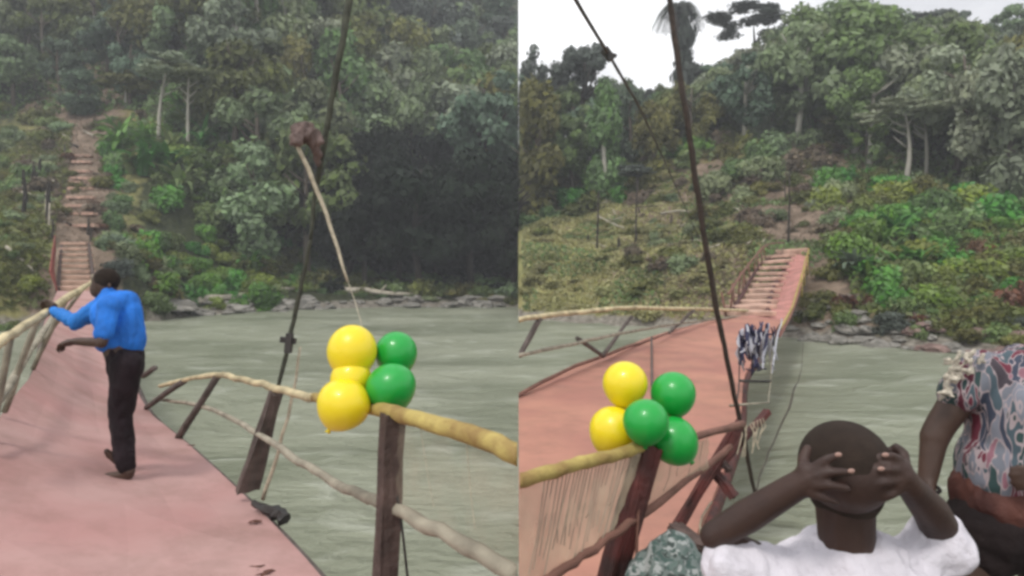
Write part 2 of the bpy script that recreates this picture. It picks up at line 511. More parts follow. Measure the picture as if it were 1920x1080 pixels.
# ================================================================== the land
SHORE_L = [(-170, 30), (-60, 36), (-42, 38), (-36, 41), (-32, 46), (-28, 54), (-23, 62), (-14, 68), (0, 70)]
SHORE_R = [(0, 53), (8, 47), (13, 42.5), (17, 37), (20.5, 32.5), (24, 28.5), (32, 26), (60, 22), (170, 10)]


def interp(pts, x):
    if x <= pts[0][0]: return pts[0][1]
    for (a, ya), (b, yb) in zip(pts, pts[1:]):
        if x <= b: return ya + (yb - ya) * (x - a) / (b - a)
    return pts[-1][1]


def wob(x, y):
    return (math.sin(x * .21 + y * .13) + math.sin(x * .09 - y * .17 + 1.3) + .6 * math.sin(x * .47 + 2.1) * math.sin(y * .39) + .35 * math.sin(x * 1.1 + y * .8)) / 3


def ramp(s, pts):
    return interp(pts, s)


def land(x, y):
    if x < 0:
        s = y - interp(SHORE_L, x)
        s *= 0.9
        u = min(1, max(0, (x + 34 + (y - 46) * .35) / 14))          # 0 on the bridge slope, 1 in the forest
        hf = ramp(s, [(-60, -2.6), (-6, -1.6), (0, 0.0), (3, .9), (12, 2.6), (20, 6.5), (36, 22), (60, 42), (90, 68), (120, 84), (200, 86)])
        hg = ramp(s, [(-60, -2.6), (-6, -1.6), (0, 0.0), (3, 3.2), (5, 5.0), (9, 5.7), (40, 17), (70, 42), (110, 76), (200, 86)])
        h = hf * u + hg * (1 - u)
        pad = 5.5 * math.exp(-(math.hypot(x + 33.2, y - 53) / 5.2) ** 4)
        h = max(h, pad) if pad > .3 and h > -1.5 else h
    else:
        s = (y - interp(SHORE_R, x)) * 0.9
        u = min(1, max(0, (x - 14 - (y - 40) * .32) / 12))
        hg = ramp(s, [(-60, -2.6), (-5, -1.4), (0, 0.0), (3, 1.8), (9, 4.9), (24, 9.2), (45, 17), (80, 29), (105, 29), (200, 18)])
        hf = ramp(s, [(-60, -2.6), (-4, -1.2), (0, 0.0), (3, .8), (7, 1.9), (20, 5.5), (34, 10.5), (60, 27), (85, 40), (110, 43), (200, 25)])
        h = hg * (1 - u) + hf * u
    return h + wob(x, y) * min(1.6, max(0.05, s * .06)) if s > 0 else h + wob(x, y) * .15


def land_mesh(x0, x1, nx, y0, y1, ny, name):
    xs = np.linspace(x0, x1, nx); ys = y0 + (y1 - y0) * np.linspace(0, 1, ny) ** 1.25
    v = []; cov = []
    for j, y in enumerate(ys):
        for i, x in enumerate(xs):
            z = land(x if abs(x) > 1e-6 else (-1e-3 if x1 <= 0 else 1e-3), y)
            v.append((x, y, z))
            if x1 <= 0:
                dx = x - (-31 - (y - 48) * .60)
                b = math.exp(-(dx / (3.3 + (y - 46) * .06)) ** 2) if y > 40 else 0
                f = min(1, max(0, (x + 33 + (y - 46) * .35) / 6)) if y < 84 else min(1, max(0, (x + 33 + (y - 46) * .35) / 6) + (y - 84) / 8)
            else:
                dx = x - (18 + (y - 44) * .32)
                if dx < 0: dx *= .6
                b = math.exp(-(dx / (6.0 + (y - 44) * .28)) ** 2) if y > 36 else 0
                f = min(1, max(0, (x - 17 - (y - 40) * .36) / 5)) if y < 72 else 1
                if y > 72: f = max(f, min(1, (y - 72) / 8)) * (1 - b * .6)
            b *= 1.0 if y < (95 if x1 <= 0 else 70) else max(0, 1 - (y - (95 if x1 <= 0 else 70)) / 14)
            cov.append((min(1, b), f * (1 - b), max(0, min(1, 1 - (z - .1) / .9)), 1))
    f = []
    for j in range(ny - 1):
        for i in range(nx - 1):
            a = j * nx + i; f.append((a, a + 1, a + nx + 1, a + nx))
    me = mesh_np(name, v, f, True)
    ca = me.color_attributes.new('cover', 'FLOAT_COLOR', 'POINT'); ca.data.foreach_set('color', np.array(cov, dtype=np.float32).ravel())
    return me


def ground_mat():
    m = bpy.data.materials.new('hillside_ground'); m.use_nodes = True
    t = m.node_tree; b = t.nodes['Principled BSDF']; b.inputs['Roughness'].default_value = 0.95; b.inputs['Specular IOR Level'].default_value = .15
    g = t.nodes.new('ShaderNodeNewGeometry')

    def noise(sc, d=6):
        n = t.nodes.new('ShaderNodeTexNoise'); n.inputs['Scale'].default_value = sc; n.inputs['Detail'].default_value = d
        t.links.new(g.outputs['Position'], n.inputs['Vector']); return n

    def rampn(src, c0, c1, p0=.35, p1=.65):
        r = t.nodes.new('ShaderNodeValToRGB'); r.color_ramp.elements[0].position = p0; r.color_ramp.elements[1].position = p1
        r.color_ramp.elements[0].color = (*c0, 1); r.color_ramp.elements[1].color = (*c1, 1); t.links.new(src, r.inputs[0]); return r
    n1 = noise(.16); n2 = noise(.8); n3 = noise(3)
    grass = rampn(n1.outputs[0], (0.24, 0.20, 0.085), (0.18, 0.20, 0.075))
    grass2 = rampn(n2.outputs[0], (0.14, 0.14, 0.05), (0.32, 0.29, 0.13), .3, .7)
    mixg = t.nodes.new('ShaderNodeMix'); mixg.data_type = 'RGBA'; mixg.inputs[0].default_value = .5
    t.links.new(grass.outputs[0], mixg.inputs[6]); t.links.new(grass2.outputs[0], mixg.inputs[7])
    brown = rampn(n2.outputs[0], (0.115, 0.085, 0.060), (0.27, 0.205, 0.155), .3, .7)
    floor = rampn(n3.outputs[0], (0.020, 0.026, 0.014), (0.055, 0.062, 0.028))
    stone = rampn(n3.outputs[0], (0.12, 0.105, 0.085), (0.27, 0.25, 0.21))
    at = t.nodes.new('ShaderNodeAttribute'); at.attribute_name = 'cover'
    sp = t.nodes.new('ShaderNodeSeparateColor'); t.links.new(at.outputs['Color'], sp.inputs[0])

    def edge(ch):
        a = t.nodes.new('ShaderNodeMath'); a.operation = 'ADD'; t.links.new(sp.outputs[ch], a.inputs[0])
        s = t.nodes.new('ShaderNodeMath'); s.operation = 'SUBTRACT'; t.links.new(n2.outputs[0], s.inputs[0]); s.inputs[1].default_value = .5
        t.links.new(s.outputs[0], a.inputs[1])
        r = t.nodes.new('ShaderNodeMapRange'); r.inputs['From Min'].default_value = .35; r.inputs['From Max'].default_value = .6; t.links.new(a.outputs[0], r.inputs[0]); return r
    last = mixg
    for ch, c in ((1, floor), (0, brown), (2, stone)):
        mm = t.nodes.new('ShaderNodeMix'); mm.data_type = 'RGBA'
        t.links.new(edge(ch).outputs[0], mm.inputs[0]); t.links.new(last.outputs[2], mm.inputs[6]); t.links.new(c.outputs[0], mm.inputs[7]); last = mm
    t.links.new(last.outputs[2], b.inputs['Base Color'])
    bp = t.nodes.new('ShaderNodeBump'); bp.inputs['Strength'].default_value = .6; bp.inputs['Distance'].default_value = .35
    t.links.new(n3.outputs[0], bp.inputs['Height']); t.links.new(bp.outputs[0], b.inputs['Normal'])
    return m


GM = ground_mat()
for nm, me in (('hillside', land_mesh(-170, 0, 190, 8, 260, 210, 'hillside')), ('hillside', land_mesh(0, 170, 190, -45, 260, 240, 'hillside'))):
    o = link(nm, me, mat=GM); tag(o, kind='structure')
bedm = mesh_np('riverbed', [(-190, -60, -2.8), (190, -60, -2.8), (190, 280, -2.8), (-190, 280, -2.8)], [(0, 1, 2, 3)])
tag(link('riverbed', bedm, mat=mat('river_mud', (0.10, 0.09, 0.065), 0.95)), kind='structure')

# ---- water
wm = bpy.data.materials.new('river_water'); wm.use_nodes = True
t = wm.node_tree; b = t.nodes['Principled BSDF']
b.inputs['Roughness'].default_value = 0.32; b.inputs['IOR'].default_value = 1.33; b.inputs['Specular IOR Level'].default_value = .5
g = t.nodes.new('ShaderNodeNewGeometry')
mp2 = t.nodes.new('ShaderNodeMapping'); mp2.inputs['Scale'].default_value = (.5, 1.0, 1); mp2.inputs['Rotation'].default_value = (0, 0, .12)
t.links.new(g.outputs['Position'], mp2.inputs[0])


def wnoise(sc, d=5):
    n = t.nodes.new('ShaderNodeTexNoise'); n.inputs['Scale'].default_value = sc; n.inputs['Detail'].default_value = d; n.inputs['Distortion'].default_value = .6
    t.links.new(mp2.outputs[0], n.inputs['Vector']); return n


na = wnoise(.16); nb = wnoise(1.1, 8); nc = wnoise(5, 8)
cra = t.nodes.new('ShaderNodeValToRGB')
for e, (p, c) in zip([cra.color_ramp.elements[0], cra.color_ramp.elements[1]], [(.32, (0.145, 0.160, 0.108, 1)), (.68, (0.31, 0.325, 0.245, 1))]):
    e.position = p; e.color = c
t.links.new(na.outputs[0], cra.inputs[0])
crf = t.nodes.new('ShaderNodeValToRGB'); crf.color_ramp.elements[0].position = .54; crf.color_ramp.elements[1].position = .72
crf.color_ramp.elements[1].color = (.38, .38, .38, 1)
t.links.new(nb.outputs[0], crf.inputs[0])
mf = t.nodes.new('ShaderNodeMix'); mf.data_type = 'RGBA'; mf.inputs[7].default_value = (.58, .60, .52, 1)
t.links.new(crf.outputs[0], mf.inputs[0]); t.links.new(cra.outputs[0], mf.inputs[6]); t.links.new(mf.outputs[2], b.inputs['Base Color'])
ad = t.nodes.new('ShaderNodeMath'); ad.operation = 'MULTIPLY_ADD'; ad.inputs[1].default_value = .35
t.links.new(nc.outputs[0], ad.inputs[0]); t.links.new(nb.outputs[0], ad.inputs[2])
bp = t.nodes.new('ShaderNodeBump'); bp.inputs['Strength'].default_value = .9; bp.inputs['Distance'].default_value = .42
t.links.new(ad.outputs[0], bp.inputs['Height']); t.links.new(bp.outputs[0], b.inputs['Normal'])
wv = []; wf = []
NXW, NYW = 150, 120
for j in range(NYW):
    for i in range(NXW):
        x = -188 + 376 * i / (NXW - 1); y = -55 + 190 * (j / (NYW - 1))
        wv.append((x, y, .06 * math.sin(x * .9 + y * 1.7) * math.sin(y * .8 + 1) + .04 * math.sin(x * .5 - y * 2.1)))
for j in range(NYW - 1):
    for i in range(NXW - 1):
        a = j * NXW + i; wf.append((a, a + 1, a + NXW + 1, a + NXW))
tag(link('water', mesh_np('water', wv, wf, True), mat=wm), kind='structure')


# ================================================================== leaves
def quads_to_mesh(name, C, U, V, tone, mats):
    """a leaf = a pointed quad about centre C with half-axes U (long) and V (wide)"""
    n = len(C)
    v = np.empty((n, 4, 3), dtype=np.float32)
    v[:, 0] = C - U; v[:, 1] = C + V - U * .15; v[:, 2] = C + U; v[:, 3] = C - V - U * .15
    f = np.arange(n * 4, dtype=np.int32).reshape(n, 4)
    me = mesh_np(name, v.reshape(-1, 3), f)
    ca = me.color_attributes.new('tone', 'FLOAT_COLOR', 'POINT')
    tc4 = np.ones((n, 4, 4), dtype=np.float32); tc4[:, :, 0] = tone[:, None]; tc4[:, :, 1] = RNG.random((n, 1))
    ca.data.foreach_set('color', tc4.ravel())
    me.materials.append(mats)
    return me


def leaf_cloud(lobes, per, size, up=0.45, shell=0.45, flat=1.0):
    Cs, Ns, Ts = [], [], []
    for (c, r) in lobes:
        n = int(per * (r[0] * r[1]) / 0.12)
        d = RNG.normal(size=(n, 3)); d /= np.linalg.norm(d, axis=1)[:, None]
        rad = RNG.random(n) ** shell
        bump = 1 + .18 * np.sin(d[:, 0] * 5 + c[0] * 9) * np.sin(d[:, 1] * 6 + c[1] * 7)
        Cs.append(np.array(c) + d * np.array(r) * (rad * bump)[:, None])
        nn = d + RNG.normal(size=(n, 3)) * .55; nn[:, 2] += up
        Ns.append(nn / np.linalg.norm(nn, axis=1)[:, None])
        Ts.append(np.clip(RNG.random() * .7 + RNG.random(n) * .3, 0, 1))
    C = np.concatenate(Cs); N = np.concatenate(Ns); T = np.concatenate(Ts)
    a = RNG.normal(size=C.shape); U = np.cross(N, a); U /= np.linalg.norm(U, axis=1)[:, None]
    V = np.cross(N, U)
    s = size * RNG.uniform(.55, 1.4, len(C))[:, None]
    return C, U * s, V * s * .55, T


def crown_lobes(kind):
    lo = []
    rr = RNG.uniform
    if kind == 'round':
        for _ in range(21):
            d = RNG.normal(size=3); d /= np.linalg.norm(d); k = rr(.4, .82); q_ = rr(.22, .36)
            lo.append((tuple(d * k * np.array([1, 1, .85])), (q_, q_ * rr(.85, 1.15), q_ * rr(.5, .8))))
    elif kind == 'flat':       # an umbrella crown in tiers
        for _ in range(18):
            a = rr(0, 6.28); k = rr(.1, .85) ** .7
            lo.append(((math.cos(a) * k, math.sin(a) * k, rr(-.1, .85) - k * .35), (rr(.2, .36), rr(.2, .36), rr(.10, .18))))
    elif kind == 'tall':
        for _ in range(18):
            a = rr(0, 6.28); z = rr(-.95, .85); k = rr(.05, .55) * math.sqrt(max(.05, 1 - z * z))
            lo.append(((math.cos(a) * k, math.sin(a) * k, z), (rr(.24, .40), rr(.24, .40), rr(.22, .34))))
    elif kind == 'loose':
        for _ in range(15):
            d = RNG.normal(size=3); d /= np.linalg.norm(d); k = rr(.5, .95)
            lo.append((tuple(d * k * np.array([1, 1, .85])), (rr(.18, .32), rr(.18, .32), rr(.14, .26))))
    elif kind == 'bush':
        for _ in range(12):
            a = rr(0, 6.28); k = rr(0, .65)
            lo.append(((math.cos(a) * k, math.sin(a) * k, rr(-.1, .55) - k * .3), (rr(.28, .45), rr(.28, .45), rr(.24, .42))))
    elif kind == 'column':     # creeper-clad trunk
        for i in range(14):
            z = -1 + 2 * i / 13
            lo.append(((rr(-.25, .25), rr(-.25, .25), z), (rr(.45, .8) * (1 - .25 * z),) * 2 + (rr(.12, .2),)))
    return lo


CROWN = {}


def crown_mesh(kind, leaf, var, dens=1.0):
    key = (kind, leaf, var, dens)
    if key not in CROWN:
        per = {'round': 300, 'flat': 420, 'tall': 300, 'loose': 480, 'bush': 150, 'column': 60}[kind] * dens
        size = {'round': .070, 'flat': .055, 'tall': .068, 'loose': .060, 'bush': .085, 'column': .12}[kind]
        C, U, V, T = leaf_cloud(crown_lobes(kind), per, size)
        CROWN[key] = quads_to_mesh('crown', C, U, V, T, LEAF[leaf])
    return CROWN[key]


def fern_mesh(leaf, var, blades=22, wide=.09):
    """arching long-leafed plant, as bananas and canes"""
    key = ('fern', leaf, var, blades)
    if key in CROWN: return CROWN[key]
    vs, fs, tn = [], [], []
    for _ in range(blades):
        a = random.uniform(0, 6.28); ln = random.uniform(.7, 1.15); bend = random.uniform(.5, 1.5); w = wide * random.uniform(.7, 1.3)
        p = np.array([random.gauss(0, .06), random.gauss(0, .06), 0.0]); el = random.uniform(1.0, 1.5); tone = random.random()
        sd = np.array([-math.sin(a), math.cos(a), 0])
        for k in range(7):
            tt = k / 6
            ww = w * math.sin(math.pi * min(1, tt * .9 + .08)) ** .7
            vs.append(p - sd * ww); vs.append(p + sd * ww + np.array([0, 0, .02])); tn += [tone, tone * .8 + .1]
            if k:
                i = len(vs) - 4; fs.append((i, i + 1, i + 3, i + 2))
            p = p + np.array([math.cos(a) * math.cos(el), math.sin(a) * math.cos(el), math.sin(el)]) * ln / 6
            el -= bend * .28
    me = mesh_np('crown', np.array(vs), np.array(fs), True)
    ca = me.color_attributes.new('tone', 'FLOAT_COLOR', 'POINT')
    c = np.ones((len(vs), 4), dtype=np.float32); c[:, 0] = tn; c[:, 1] = RNG.random(len(vs))
    ca.data.foreach_set('color', c.ravel()); me.materials.append(LEAF[leaf])
    CROWN[key] = me
    return me


TRUNK = {}


def trunk_mesh(kind, var):
    """unit-high trunk with limbs; kind = pale / brown / dark"""
    key = (kind, var)
    if key in TRUNK: return TRUNK[key]
    st = random.getstate(); random.seed(hash(kind) % 7 + var * 13 + 3 if False else var * 13 + len(kind))
    bm = bmesh.new()
    bx, by = random.uniform(-.05, .05), random.uniform(-.05, .05)
    pts = [Vector((bx * math.sin(z * 3) + by * z * .7, by * math.sin(z * 4), z)) for z in (-.06, .15, .35, .52, .70, .84)]
    tube_bm(bm, pts, [.030, .023, .020, .017, .012, .005], 7, .08)
    for i in range(5):
        k = random.uniform(.45, .72); a = random.uniform(0, 6.28); base = pts[2].lerp(pts[5], (k - .35) / .49)
        ln = random.uniform(.10, .19)
        q = [base, base + Vector((math.cos(a) * ln * .5, math.sin(a) * ln * .5, ln * .35)), base + Vector((math.cos(a) * ln, math.sin(a) * ln, ln * .8))]
        tube_bm(bm, q, [.011, .008, .003], 5)
    me = bm_mesh('trunk', bm, True)
    me.materials.append(M[{'pale': 'trunk_pale', 'brown': 'trunk', 'dark': 'trunk_dark'}[kind]])
    TRUNK[key] = me
    random.setstate(st)
    return me


def clipped(me, mw, side):
    """the same leaves, without those that would hang over the line where the two places meet"""
    n = len(me.vertices); co = np.empty(n * 3, dtype=np.float32); me.vertices.foreach_get('co', co); co = co.reshape(-1, 3)
    m = np.array(mw); wx = co @ m[0, :3] + m[0, 3]
    q = wx.reshape(-1, 4)
    keep = (q * side > 0.01).all(axis=1)
    idx = np.repeat(keep, 4)
    if keep.sum() < 5: return None
    ca = np.empty(n * 4, dtype=np.float32); me.color_attributes['tone'].data.foreach_get('color', ca); ca = ca.reshape(-1, 4)[idx]
    v = co[idx]; out = mesh_np(me.name, v, np.arange(len(v), dtype=np.int32).reshape(-1, 4))
    c = out.color_attributes.new('tone', 'FLOAT_COLOR', 'POINT'); c.data.foreach_set('color', ca.ravel())
    out.materials.append(me.materials[0])
    return out


N_TREE = 0
HUE = dict(grey='grey-green', mid='mid-green', dark='shade-darkened green', blue='blue-green', lush='bright green', yellow='yellow-green', olive='olive', dry='dry brown', rust='rust-brown', slate='slate-grey', pale='pale green', straw='straw-yellow')
SHAPE = dict(round='round-crowned', flat='flat-topped', tall='narrow-crowned', loose='open-crowned', bush='', fern='')


def where(px, Y, low=False):
    """a place one can find, in words"""
    if px < 972:
        a = interp_word([(130, 'left of the cleared slope'), (260, 'right of the cleared slope'), (420, 'above the man in blue'), (540, 'left of the cloth knot'), (660, 'behind the left cable'), (800, 'above the left balloons'), (9999, 'at the far end of the left bank')], px)
    else:
        a = interp_word([(1110, 'left of the clamped cable'), (1220, 'between the two right cables'), (1340, 'behind the big right cable'), (1480, 'left of the right ramp'), (1600, 'right of the right ramp'), (1720, 'above the child in white'), (1820, 'left of the lace sleeve'), (9999, 'behind the woman')], px)
    if low: return a
    return a + ', ' + ('near the top' if Y > 125 else 'high on the slope' if Y > 105 else 'halfway up the slope' if Y > 85 else 'low on the slope')


def interp_word(tab, v):
    for k, w_ in tab:
        if v < k: return w_


def tree(x, y, H, Rad, kind='round', leaf='mid', bark='brown', label='', group=None, name='forest_tree', ch=None, cat='tree', dens=1.0, z=None, tilt=0.0, thick=1.0):
    global N_TREE
    N_TREE += 1
    side = -1 if x < 0 else 1
    z = land(x, y) - .1 if z is None else z
    r = empty(name, (x, y, z)); tag(r, label, cat, group)
    r.rotation_euler = (0, tilt, 0)
    ch = ch if ch else H * .33
    v = random.randrange(3)
    tm = trunk_mesh(bark, random.randrange(4))
    t_ = bpy.data.objects.new('trunk', tm); COL.objects.link(t_); t_.parent = r
    t_.scale = (H * 1.0 * thick, H * 1.0 * thick, H * .97); t_.rotation_euler = (0, 0, random.uniform(0, 6.28))
    cm = crown_mesh(kind, leaf, v, dens)
    loc = Vector((0, 0, H - ch)); rz = random.uniform(0, 6.28); sc = Vector((Rad, Rad * random.uniform(.85, 1.15), ch))
    if abs(x) < Rad * 1.35 + 1:
        mw = Matrix.Translation(Vector((x, y, z)) + loc) @ Matrix.Rotation(rz, 4, 'Z') @ Matrix.Diagonal((*sc, 1))
        cm = clipped(cm, mw, side)
        if cm is None: return r
    c_ = bpy.data.objects.new('crown', cm); COL.objects.link(c_); c_.parent = r
    c_.location = loc; c_.rotation_euler = (0, 0, rz); c_.scale = sc
    return r


def bush(x, y, Rad, h, leaf='mid', label='', group=None, name='bush', kind='bush', z=None, dens=1.0, cat='bush'):
    side = -1 if x < 0 else 1
    z = land(x, y) if z is None else z
    rz = random.uniform(0, 6.28)
    if kind == 'fern':
        me = fern_mesh(leaf, random.randrange(3))
        if abs(x) < Rad * 1.2: return None
    else:
        me = crown_mesh(kind, leaf, random.randrange(3), dens)
    sc = Vector((Rad, Rad * random.uniform(.8, 1.2), h))
    if abs(x) < Rad * 1.4 and kind != 'fern':
        me = clipped(me, Matrix.Translation((x, y, z)) @ Matrix.Rotation(rz, 4, 'Z') @ Matrix.Diagonal((*sc, 1)), side)
        if me is None: return None
    o = bpy.data.objects.new(name, me); COL.objects.link(o)
    o.location = (x, y, z); o.rotation_euler = (0, 0, rz); o.scale = sc
    tag(o, label, cat, group)
    return o


def at_px(px, Y):
    return (px - 972) * Y / FPX


def hero(px, ptop, Y, wpx, kind, leaf, bark, label, chfrac=.33, name='forest_tree', group=None, **k):
    x = at_px(px, Y); z = land(x, Y); top = EYE + (500 - ptop) * Y / FPX
    H = max(3, top - z)
    return tree(x, Y, H, wpx * Y / FPX / 2, kind, leaf, bark, label, ch=H * chfrac, name=name, group=group, **k)


# ------------------------------------------------------------------ left place: forest above the river
hero(298, 95, 78, 150, 'flat', 'pale', 'pale', 'grey-green tree with a flat pale crown and slanting white trunk, above the lush thicket', .2, thick=.9, tilt=.10)
hero(352, 110, 77, 140, 'flat', 'grey', 'pale', 'tree with a straight white trunk showing above the bright green thicket', .2, thick=.9)
hero(235, 120, 92, 110, 'round', 'olive', 'pale', 'yellow-flecked tree at the forest edge right of the cleared slope', .4)
hero(480, 60, 90, 170, 'round', 'grey', 'brown', 'broad grey-green tree left of the hanging bridge cable', .36)
hero(150, 130, 90, 120, 'tall', 'blue', 'brown', 'dark blue-green tree at the head of the cleared brown slope', .45)
hero(700, 215, 82, 150, 'round', 'dark', 'dark', 'small tree darkened for forest shade right of the hanging cable and its cloth knot', .42)
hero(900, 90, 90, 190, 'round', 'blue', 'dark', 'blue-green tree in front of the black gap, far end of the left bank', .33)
hero(560, 170, 84, 130, 'tall', 'grey', 'brown', 'slender grey-green tree standing just behind the cloth knot', .4)

GL = 'trees on the hillside of the left bank'
count = 0
tries = 0
placed = []
while count < 200 and tries < 9000:
    tries += 1
    Y = random.uniform(76, 150) if random.random() < .75 else random.uniform(72, 100); px = random.uniform(-60, 968)
    x = at_px(px, Y)
    dx = x - (-31 - (Y - 48) * .60)
    if Y < 92 and abs(dx) < 6.5: continue
    if dx < 0 and Y < 72: continue
    if px < 330 and Y < 90: continue
    if 230 < px < 430 and Y < 92: continue
    if any((x - a) ** 2 + (Y - b_) ** 2 < (3.6 + Y * .012) ** 2 for a, b_ in placed): continue
    placed.append((x, Y))
    n = random.random()
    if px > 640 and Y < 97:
        sp = ('round' if n < .7 else 'tall', 'dark', 'dark', 'tree coloured dark for the black shade of the right-hand forest on the left bank'); H = random.uniform(12, 17)  # shaded forest gap, its darkness put into the leaf colour
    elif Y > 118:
        sp = (random.choice(['round', 'tall', 'loose']), random.choice(['blue', 'slate', 'grey', 'slate']), 'brown', 'hazy blue-green tree high on the left bank hillside'); H = random.uniform(13, 19)  # blue and slate tints put distance haze into the far leaves
    elif px < 300:
        sp = (random.choice(['round', 'loose']), random.choice(['grey', 'olive', 'blue']), 'brown', 'dull olive tree beside the cleared slope of the left bank'); H = random.uniform(9, 13)
    else:
        sp = (random.choice(['round', 'round', 'loose', 'tall']), random.choice(['grey', 'pale', 'grey', 'mid', 'olive']), random.choice(['brown', 'brown', 'pale']), 'x'); H = random.uniform(13, 19)
    tree(x, Y, H, H * random.uniform(.32, .46), sp[0], sp[1], sp[2], f'{SHAPE[sp[0]]} {HUE[sp[1]]} tree {where(px, Y)}', GL, ch=H * random.uniform(.42, .52))
    count += 1

# lush thicket and riverside bushes, left
def scatter_bush(n, pxr, Yr, rr, hr, leafs, label, group, kind='bush', ok=None, name='bush', cat='bush', gap=0.0):
    k = 0; tr_ = 0; got = []
    while k < n and tr_ < n * 40:
        tr_ += 1
        Y = random.uniform(*Yr); px = random.uniform(*pxr); x = at_px(px, Y)
        if ok and not ok(px, Y, x): continue
        if gap and any((x - a) ** 2 + (Y - b_) ** 2 < gap * gap for a, b_ in got): continue
        got.append((x, Y))
        rad = random.uniform(*rr)
        lf = random.choice(leafs); sz = 'large' if rad > (rr[0] + rr[1]) / 2 else 'small'
        if bush(x, Y, rad, rad * random.uniform(*hr), lf, f'{sz} {HUE[lf]} {label} {where(px, Y, True)}', group, kind=kind, name=name, cat=cat): k += 1


bl = 'bushes along the left bank'
scatter_bush(22, (205, 420), (68, 84), (1.6, 2.8), (.8, 1.2), ['lush', 'lush', 'mid', 'yellow'], 'leafy bush in the left thicket,', bl, gap=2.0, ok=lambda p, Y, x: Y > 66 - (p - 205) * .02)
scatter_bush(55, (250, 520), (54, 82), (1.2, 2.6), (.8, 1.2), ['lush', 'lush', 'yellow', 'olive', 'yellow', 'mid', 'lush'], 'leafy bush on the near bank slope', bl, gap=1.5, name='riverside_shrub', cat='shrub', ok=lambda p, Y, x: interp(SHORE_L, x) + 1.2 < Y < interp(SHORE_L, x) + 17)
scatter_bush(26, (215, 500), (70, 84), (2.2, 4.0), (.9, 1.4), ['lush', 'lush', 'mid'], 'long-leafed plant arching out of the thicket', 'long-leafed plants of the left thicket', kind='fern', name='cane_plant', cat='plant')
scatter_bush(24, (420, 620), (72, 82), (1.6, 2.8), (.8, 1.2), ['mid', 'yellow', 'lush', 'olive', 'grey'], 'riverside bush', bl, gap=1.8)
scatter_bush(26, (600, 966), (70.5, 73), (.7, 1.3), (.5, .9), ['olive', 'mid', 'grey'], 'shrub over the stones,', bl, gap=1.2, name='riverside_shrub', cat='shrub')
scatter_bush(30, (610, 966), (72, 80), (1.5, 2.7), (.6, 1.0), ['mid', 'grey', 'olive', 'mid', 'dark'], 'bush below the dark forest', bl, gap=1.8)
scatter_bush(34, (165, 345), (46, 70), (.9, 2.0), (.7, 1.1), ['slate', 'grey', 'blue', 'mid', 'olive'], 'shrub above the water', bl, name='riverside_shrub', cat='shrub', gap=1.0, ok=lambda p, Y, x: interp(SHORE_L, x) < Y < interp(SHORE_L, x) + 14 and x > -31 - (Y - 48) * .6 + 2.4)
scatter_bush(20, (330, 640), (70, 73), (.7, 1.5), (.6, 1.0), ['yellow', 'olive', 'lush', 'mid', 'olive'], 'shrub just above the stones,', bl, name='riverside_shrub', cat='shrub', gap=1.0)
scatter_bush(40, (-60, 108), (42, 72), (.6, 1.7), (.6, 1.0), ['olive', 'yellow', 'mid', 'olive', 'grey'], 'bush on the grassy slope', bl, gap=1.3, ok=lambda p, Y, x: x < -31 - (Y - 48) * .6 - 2)
scatter_bush(40, (130, 290), (52, 88), (.9, 1.8), (.6, 1.0), ['dry', 'olive', 'grey', 'mid', 'dry'], 'shrub beside the bridge steps,', bl, name='riverside_shrub', cat='shrub', gap=1.4, ok=lambda p, Y, x: x > -31 - (Y - 48) * .6 + 2.2)
scatter_bush(30, (-60, 130), (66, 94), (1.2, 2.6), (.7, 1.1), ['olive', 'grey', 'mid', 'dry'], 'bush at the foot of the forest', bl, gap=1.6, ok=lambda p, Y, x: x < -31 - (Y - 48) * .6 - 2.5)
scatter_bush(34, (40, 200), (56, 92), (.6, 1.4), (.7, 1.0), ['dry', 'dry', 'olive', 'dry', 'rust'], 'scrub on the cleared slope,', bl, name='dry_scrub', cat='scrub', gap=1.1)

# ------------------------------------------------------------------ right place
hero(1092, 48, 92, 115, 'round', 'slate', 'dark', 'tall dark tree standing out against the sky left of the clamped cable', .24)
hero(1010, 78, 100, 110, 'loose', 'slate', 'dark', 'dark tree with sky gaps, leftmost on the skyline', .3)
hero(1225, 138, 150, 150, 'round', 'blue', 'brown', 'low distant tree on the saddle of the skyline', .5)
hero(1160, 140, 140, 120, 'round', 'blue', 'brown', 'low distant tree on the skyline behind the cable clamp', .5)
hero(1405, 12, 108, 190, 'flat', 'slate', 'dark', 'hazy spreading umbrella tree against the sky right of the big cable', .14)
hero(1570, 2, 96, 230, 'round', 'grey', 'brown', 'tallest broad grey tree on the right skyline', .3)
hero(1735, 2, 104, 130, 'round', 'slate', 'brown', 'round tree on the skyline above the green thicket', .35)
hero(1895, 8, 96, 130, 'loose', 'grey', 'brown', 'open-crowned tree against the sky, rightmost of the skyline', .35)
hero(1695, 178, 64, 180, 'flat', 'pale', 'pale', 'pale umbrella tree with a thin white trunk above the green thicket', .17, thick=1.2)
hero(1735, 188, 66, 120, 'flat', 'pale', 'pale', 'second thin white-trunked tree, right beside the pale umbrella tree', .16)
hero(1800, 150, 70, 170, 'round', 'pale', 'brown', 'broad grey-green tree with a sloping pale top right of the umbrella tree', .3)
hero(1905, 180, 60, 120, 'loose', 'yellow', 'brown', 'yellow-green tree at the right edge above the patterned blouse', .3)
hero(1870, 280, 56, 110, 'round', 'mid', 'dark', 'mid-green tree below the yellow-green one at the right edge', .3)
hero(1195, 296, 76, 75, 'round', 'slate', 'brown', 'small dark blue-grey tree on the dry grass slope left of the big cable', .3)
hero(1625, 215, 72, 70, 'loose', 'yellow', 'brown', 'slim yellow-green tree left of the pale umbrella tree', .35)
hero(1475, 330, 60, 14, 'loose', 'dry', 'dark', 'thin leafless dark pole tree behind the upper end of the right bridge', .15)

